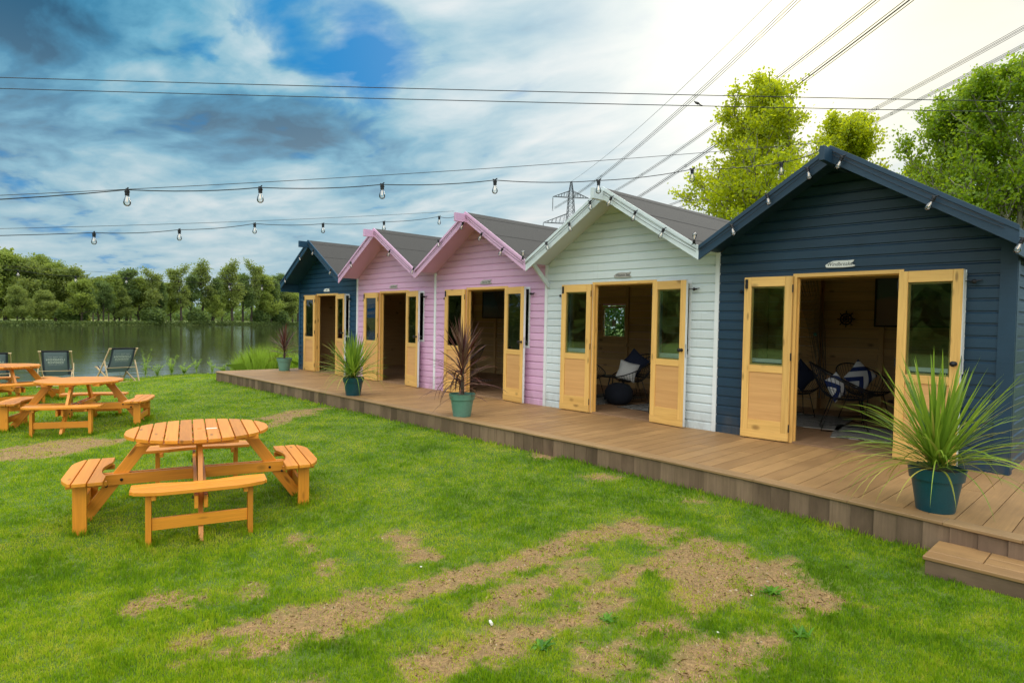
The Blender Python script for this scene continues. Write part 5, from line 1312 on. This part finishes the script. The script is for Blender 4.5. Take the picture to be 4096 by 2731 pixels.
for X, Y, f, nm, sz, lab in [(1072, 458, qf, 'cork', .018, 'small pale cork lying on the lawn in the foreground'), (1780, 515, qf, 'pebble', .011, 'small pale pebble on bare earth at the lower right'), (667, 1265, lambda a, b: (3200+a/1.493, 1350+b/1.493), 'petal', .022, 'pale crumpled petal on the grass beside the step'), (1885, 405, qf, 'pebble', .010, 'small white pebble beside the leafy weed'), (850, 285, qf, 'pebble', .013, 'tiny white pebble at the upper edge of the long bare track')]:
    p = on_z(*f(X, Y), -.36); m = MB()
    if nm == 'cork': m.tube([(-sz, 0, .006), (sz, .01, .006)], .009, 8)
    else: m.lathe([(0, 0), (sz*.6, .001), (sz*.75, sz*.3), (sz*.4, sz*.55), (0, sz*.6)], 7)
    o = m.build(nm, M['litter'], None, nm != 'cork'); o.location = (p.x, p.y, float(lawn_z(p.x, p.y))+.012); o.rotation_euler = (0, 0, random.uniform(0, 6)); tag(o, lab, nm)

# ------------------------------------------------------------------ overhead wires, bird, pylon
def service(label, pa, pb):
    a, b = Vector(pa), Vector(pb); d = b-a; a2 = a-d*.35; b2 = b+d*.5; m = MB(); O = a.copy(); m.tube([p-O for p in sag(a2, b2, .25, 40)], .022, 5); o = m.build('overhead_cable', M['blackwire']); o.location = O; tag(o, label, 'cable', 'two parallel service cables'); return o
service('upper of the two thick black cables crossing the whole sky', (-26.978, -4.054, 13.9), (10.404, 34.944, 13.66)); service('lower of the two thick black cables crossing the sky, with the bird', (-26.957, -4.059, 13.32), (10.421, 34.94, 13.10))
bp = at_depth(1602*K, 241*K, 33.0)
bird = thing('pigeon', 'dark pigeon perched on the lower overhead cable', 'bird', bp, R(200))
m = MB(); prof = [(-.20, .006, -.06), (-.12, .028, -.02), (-.04, .062, .045), (.05, .068, .085), (.11, .045, .125), (.135, .030, .155), (.150, .030, .175), (.170, .026, .182), (.185, .012, .178), (.20, .004, .172)]
m.tube([(x, 0, z+.02) for x, r_, z in prof], [r_ for x, r_, z in prof], 10); m.build('body', M['bird'], bird, True)
m = MB(); m.tube([(-.26, 0, -.075), (-.10, 0, -.01)], [.018, .03], 6); m.build('tail', M['bird'], bird, True)
for s in (-1, 1):
    m = MB(); m.tube([(-.15, s*.045, .0), (-.02, s*.066, .06), (.07, s*.05, .09)], [.008, .03, .02], 6); m.build('wing', M['bird'], bird, True); m = MB(); m.tube([(.0, s*.02, .02), (.0, s*.02, -.025)], .006, 5); m.build('leg', M['bird'], bird)
TH = 2.18119; dirw = Vector((math.sin(TH), math.cos(TH), 0)); latw = Vector((math.cos(TH), -math.sin(TH), 0)); TB = Vector((-124.539, 162.584, 0))
def cond_pt(a, z0, t_, dz=0): return TB + dirw*t_ + latw*a + Vector((0, 0, z0+dz - .000474858*t_*(114.865-t_)))
def conductor(label, a, z0, bundle, t1=300, rad=.048, sp=.42):
    o = thing('power_line', label, 'power line', cond_pt(a, z0, 0), 0, 'high voltage conductors'); O = cond_pt(a, z0, 0)
    for (da, dz) in bundle:
        m = MB(); m.tube([cond_pt(a+da*sp, z0, t_, dz*sp)-O for t_ in np.linspace(0, t1, 70)], rad, 4, caps=False); m.build('conductor', M['steel'], o)
    if len(bundle) > 1:
        m = MB()
        for t_ in (55, 110, 160, 210):
            c = [cond_pt(a+da*sp, z0, t_, dz*sp)-O for da, dz in bundle]; m.tube(c, .04, 4, True)
        m.build('spacer', M['steel'], o)
Q4 = [(-.5, -.5), (.5, -.5), (.5, .5), (-.5, .5)]
conductor('thin single earth wire leaving the pylon peak', 6.119, 50.28, [(0, 0)], rad=.045)
conductor('four-wire bundle nearest the earth wire, from the left upper arm', 11.862, 40.9, Q4)
conductor('four-wire bundle crossing the sky left of the tallest poplar top', .803, 41.99, Q4)
conductor('four-wire bundle lit gold beside the sun glow', 13.26, 28.96, Q4, sp=.36, t1=280)
conductor('four-wire bundle on the upper right of the sky', -22.83, 41.32, Q4)
conductor('rightmost four-wire bundle, below the upper right one', -25.77, 40.49, Q4, sp=.36)
PB = TB + latw*6.119; PB.z = -1
py = thing('electricity_pylon', 'steel lattice pylon in the distance above the pink hut roof', 'pylon', PB)
def hw(z): return 3.6-2.85*(z/47.0) if z < 47 else .75-.55*(z-47)/4.3
levels_ = [0, 6, 11, 15.5, 19.5, 23, 26, 28.7, 31.2, 33.5, 35.6, 37.6, 39.4, 41.1, 42.7, 44.2, 45.6, 47, 48.2, 49.3, 50.3, 51.3]
m = MB(); r_ = .085
def cn(z, k): h_ = hw(z); q = [(1, 1), (-1, 1), (-1, -1), (1, -1)][k % 4]; return (dirw*q[0] + latw*q[1])*h_ + Vector((0, 0, z))
for za, zb in zip(levels_[:-1], levels_[1:]):
    for k in range(4):
        m.tube([cn(za, k), cn(zb, k)], .11, 4, caps=False); m.tube([cn(za, k), cn(zb, k+1)], .06, 3, caps=False); m.tube([cn(za, k+1), cn(zb, k)], .06, 3, caps=False); m.tube([cn(zb, k), cn(zb, k+1)], .06, 3, caps=False)
m.build('lattice_tower', M['steel'], py)
for zb, hwid, rise in ((45.8, 6.4, 2.2), (36.8, 9.6, 3.4), (27.2, 7.2, 3.2)):
    for s in (-1, 1):
        m = MB(); tip = latw*(s*hwid) + Vector((0, 0, zb)); bse = [dirw*(q*hw(zb)) + latw*(s*hw(zb)) + Vector((0, 0, zb)) for q in (-1, 1)]; tp = [dirw*(q*hw(zb+rise)) + latw*(s*hw(zb+rise)) + Vector((0, 0, zb+rise)) for q in (-1, 1)]
        for p in bse+tp: m.tube([p, tip], .09, 4, caps=False)
        for q in range(2):
            for k in range(1, 6):
                f0 = k/6; f1 = (k-.5)/6; m.tube([bse[q].lerp(tip, f0), tp[q].lerp(tip, f1)], .045, 3, caps=False); m.tube([tp[q].lerp(tip, f0), bse[q].lerp(tip, f1)], .045, 3, caps=False)
        m.build('crossarm', M['steel'], py)
        m = MB(); prof = [(0, -.3)]; z = -.4
        for k in range(18): prof += [(.17, z), (.06, z-.11)]; z -= .22
        m.lathe(prof[::-1], 8, tip); m.tube([tip, tip+Vector((0, 0, -4.8))], .05, 4); m.tube([tip+Vector((0, 0, -4.7))+latw*.3, tip+Vector((0, 0, -4.7))-latw*.3], .06, 4); m.build('insulator', M['steel'], py)

SC.render.engine = 'CYCLES'; SC.cycles.max_bounces = 7; SC.cycles.transparent_max_bounces = 12; SC.cycles.use_denoising = True
SC.cycles.sample_clamp_indirect = 6
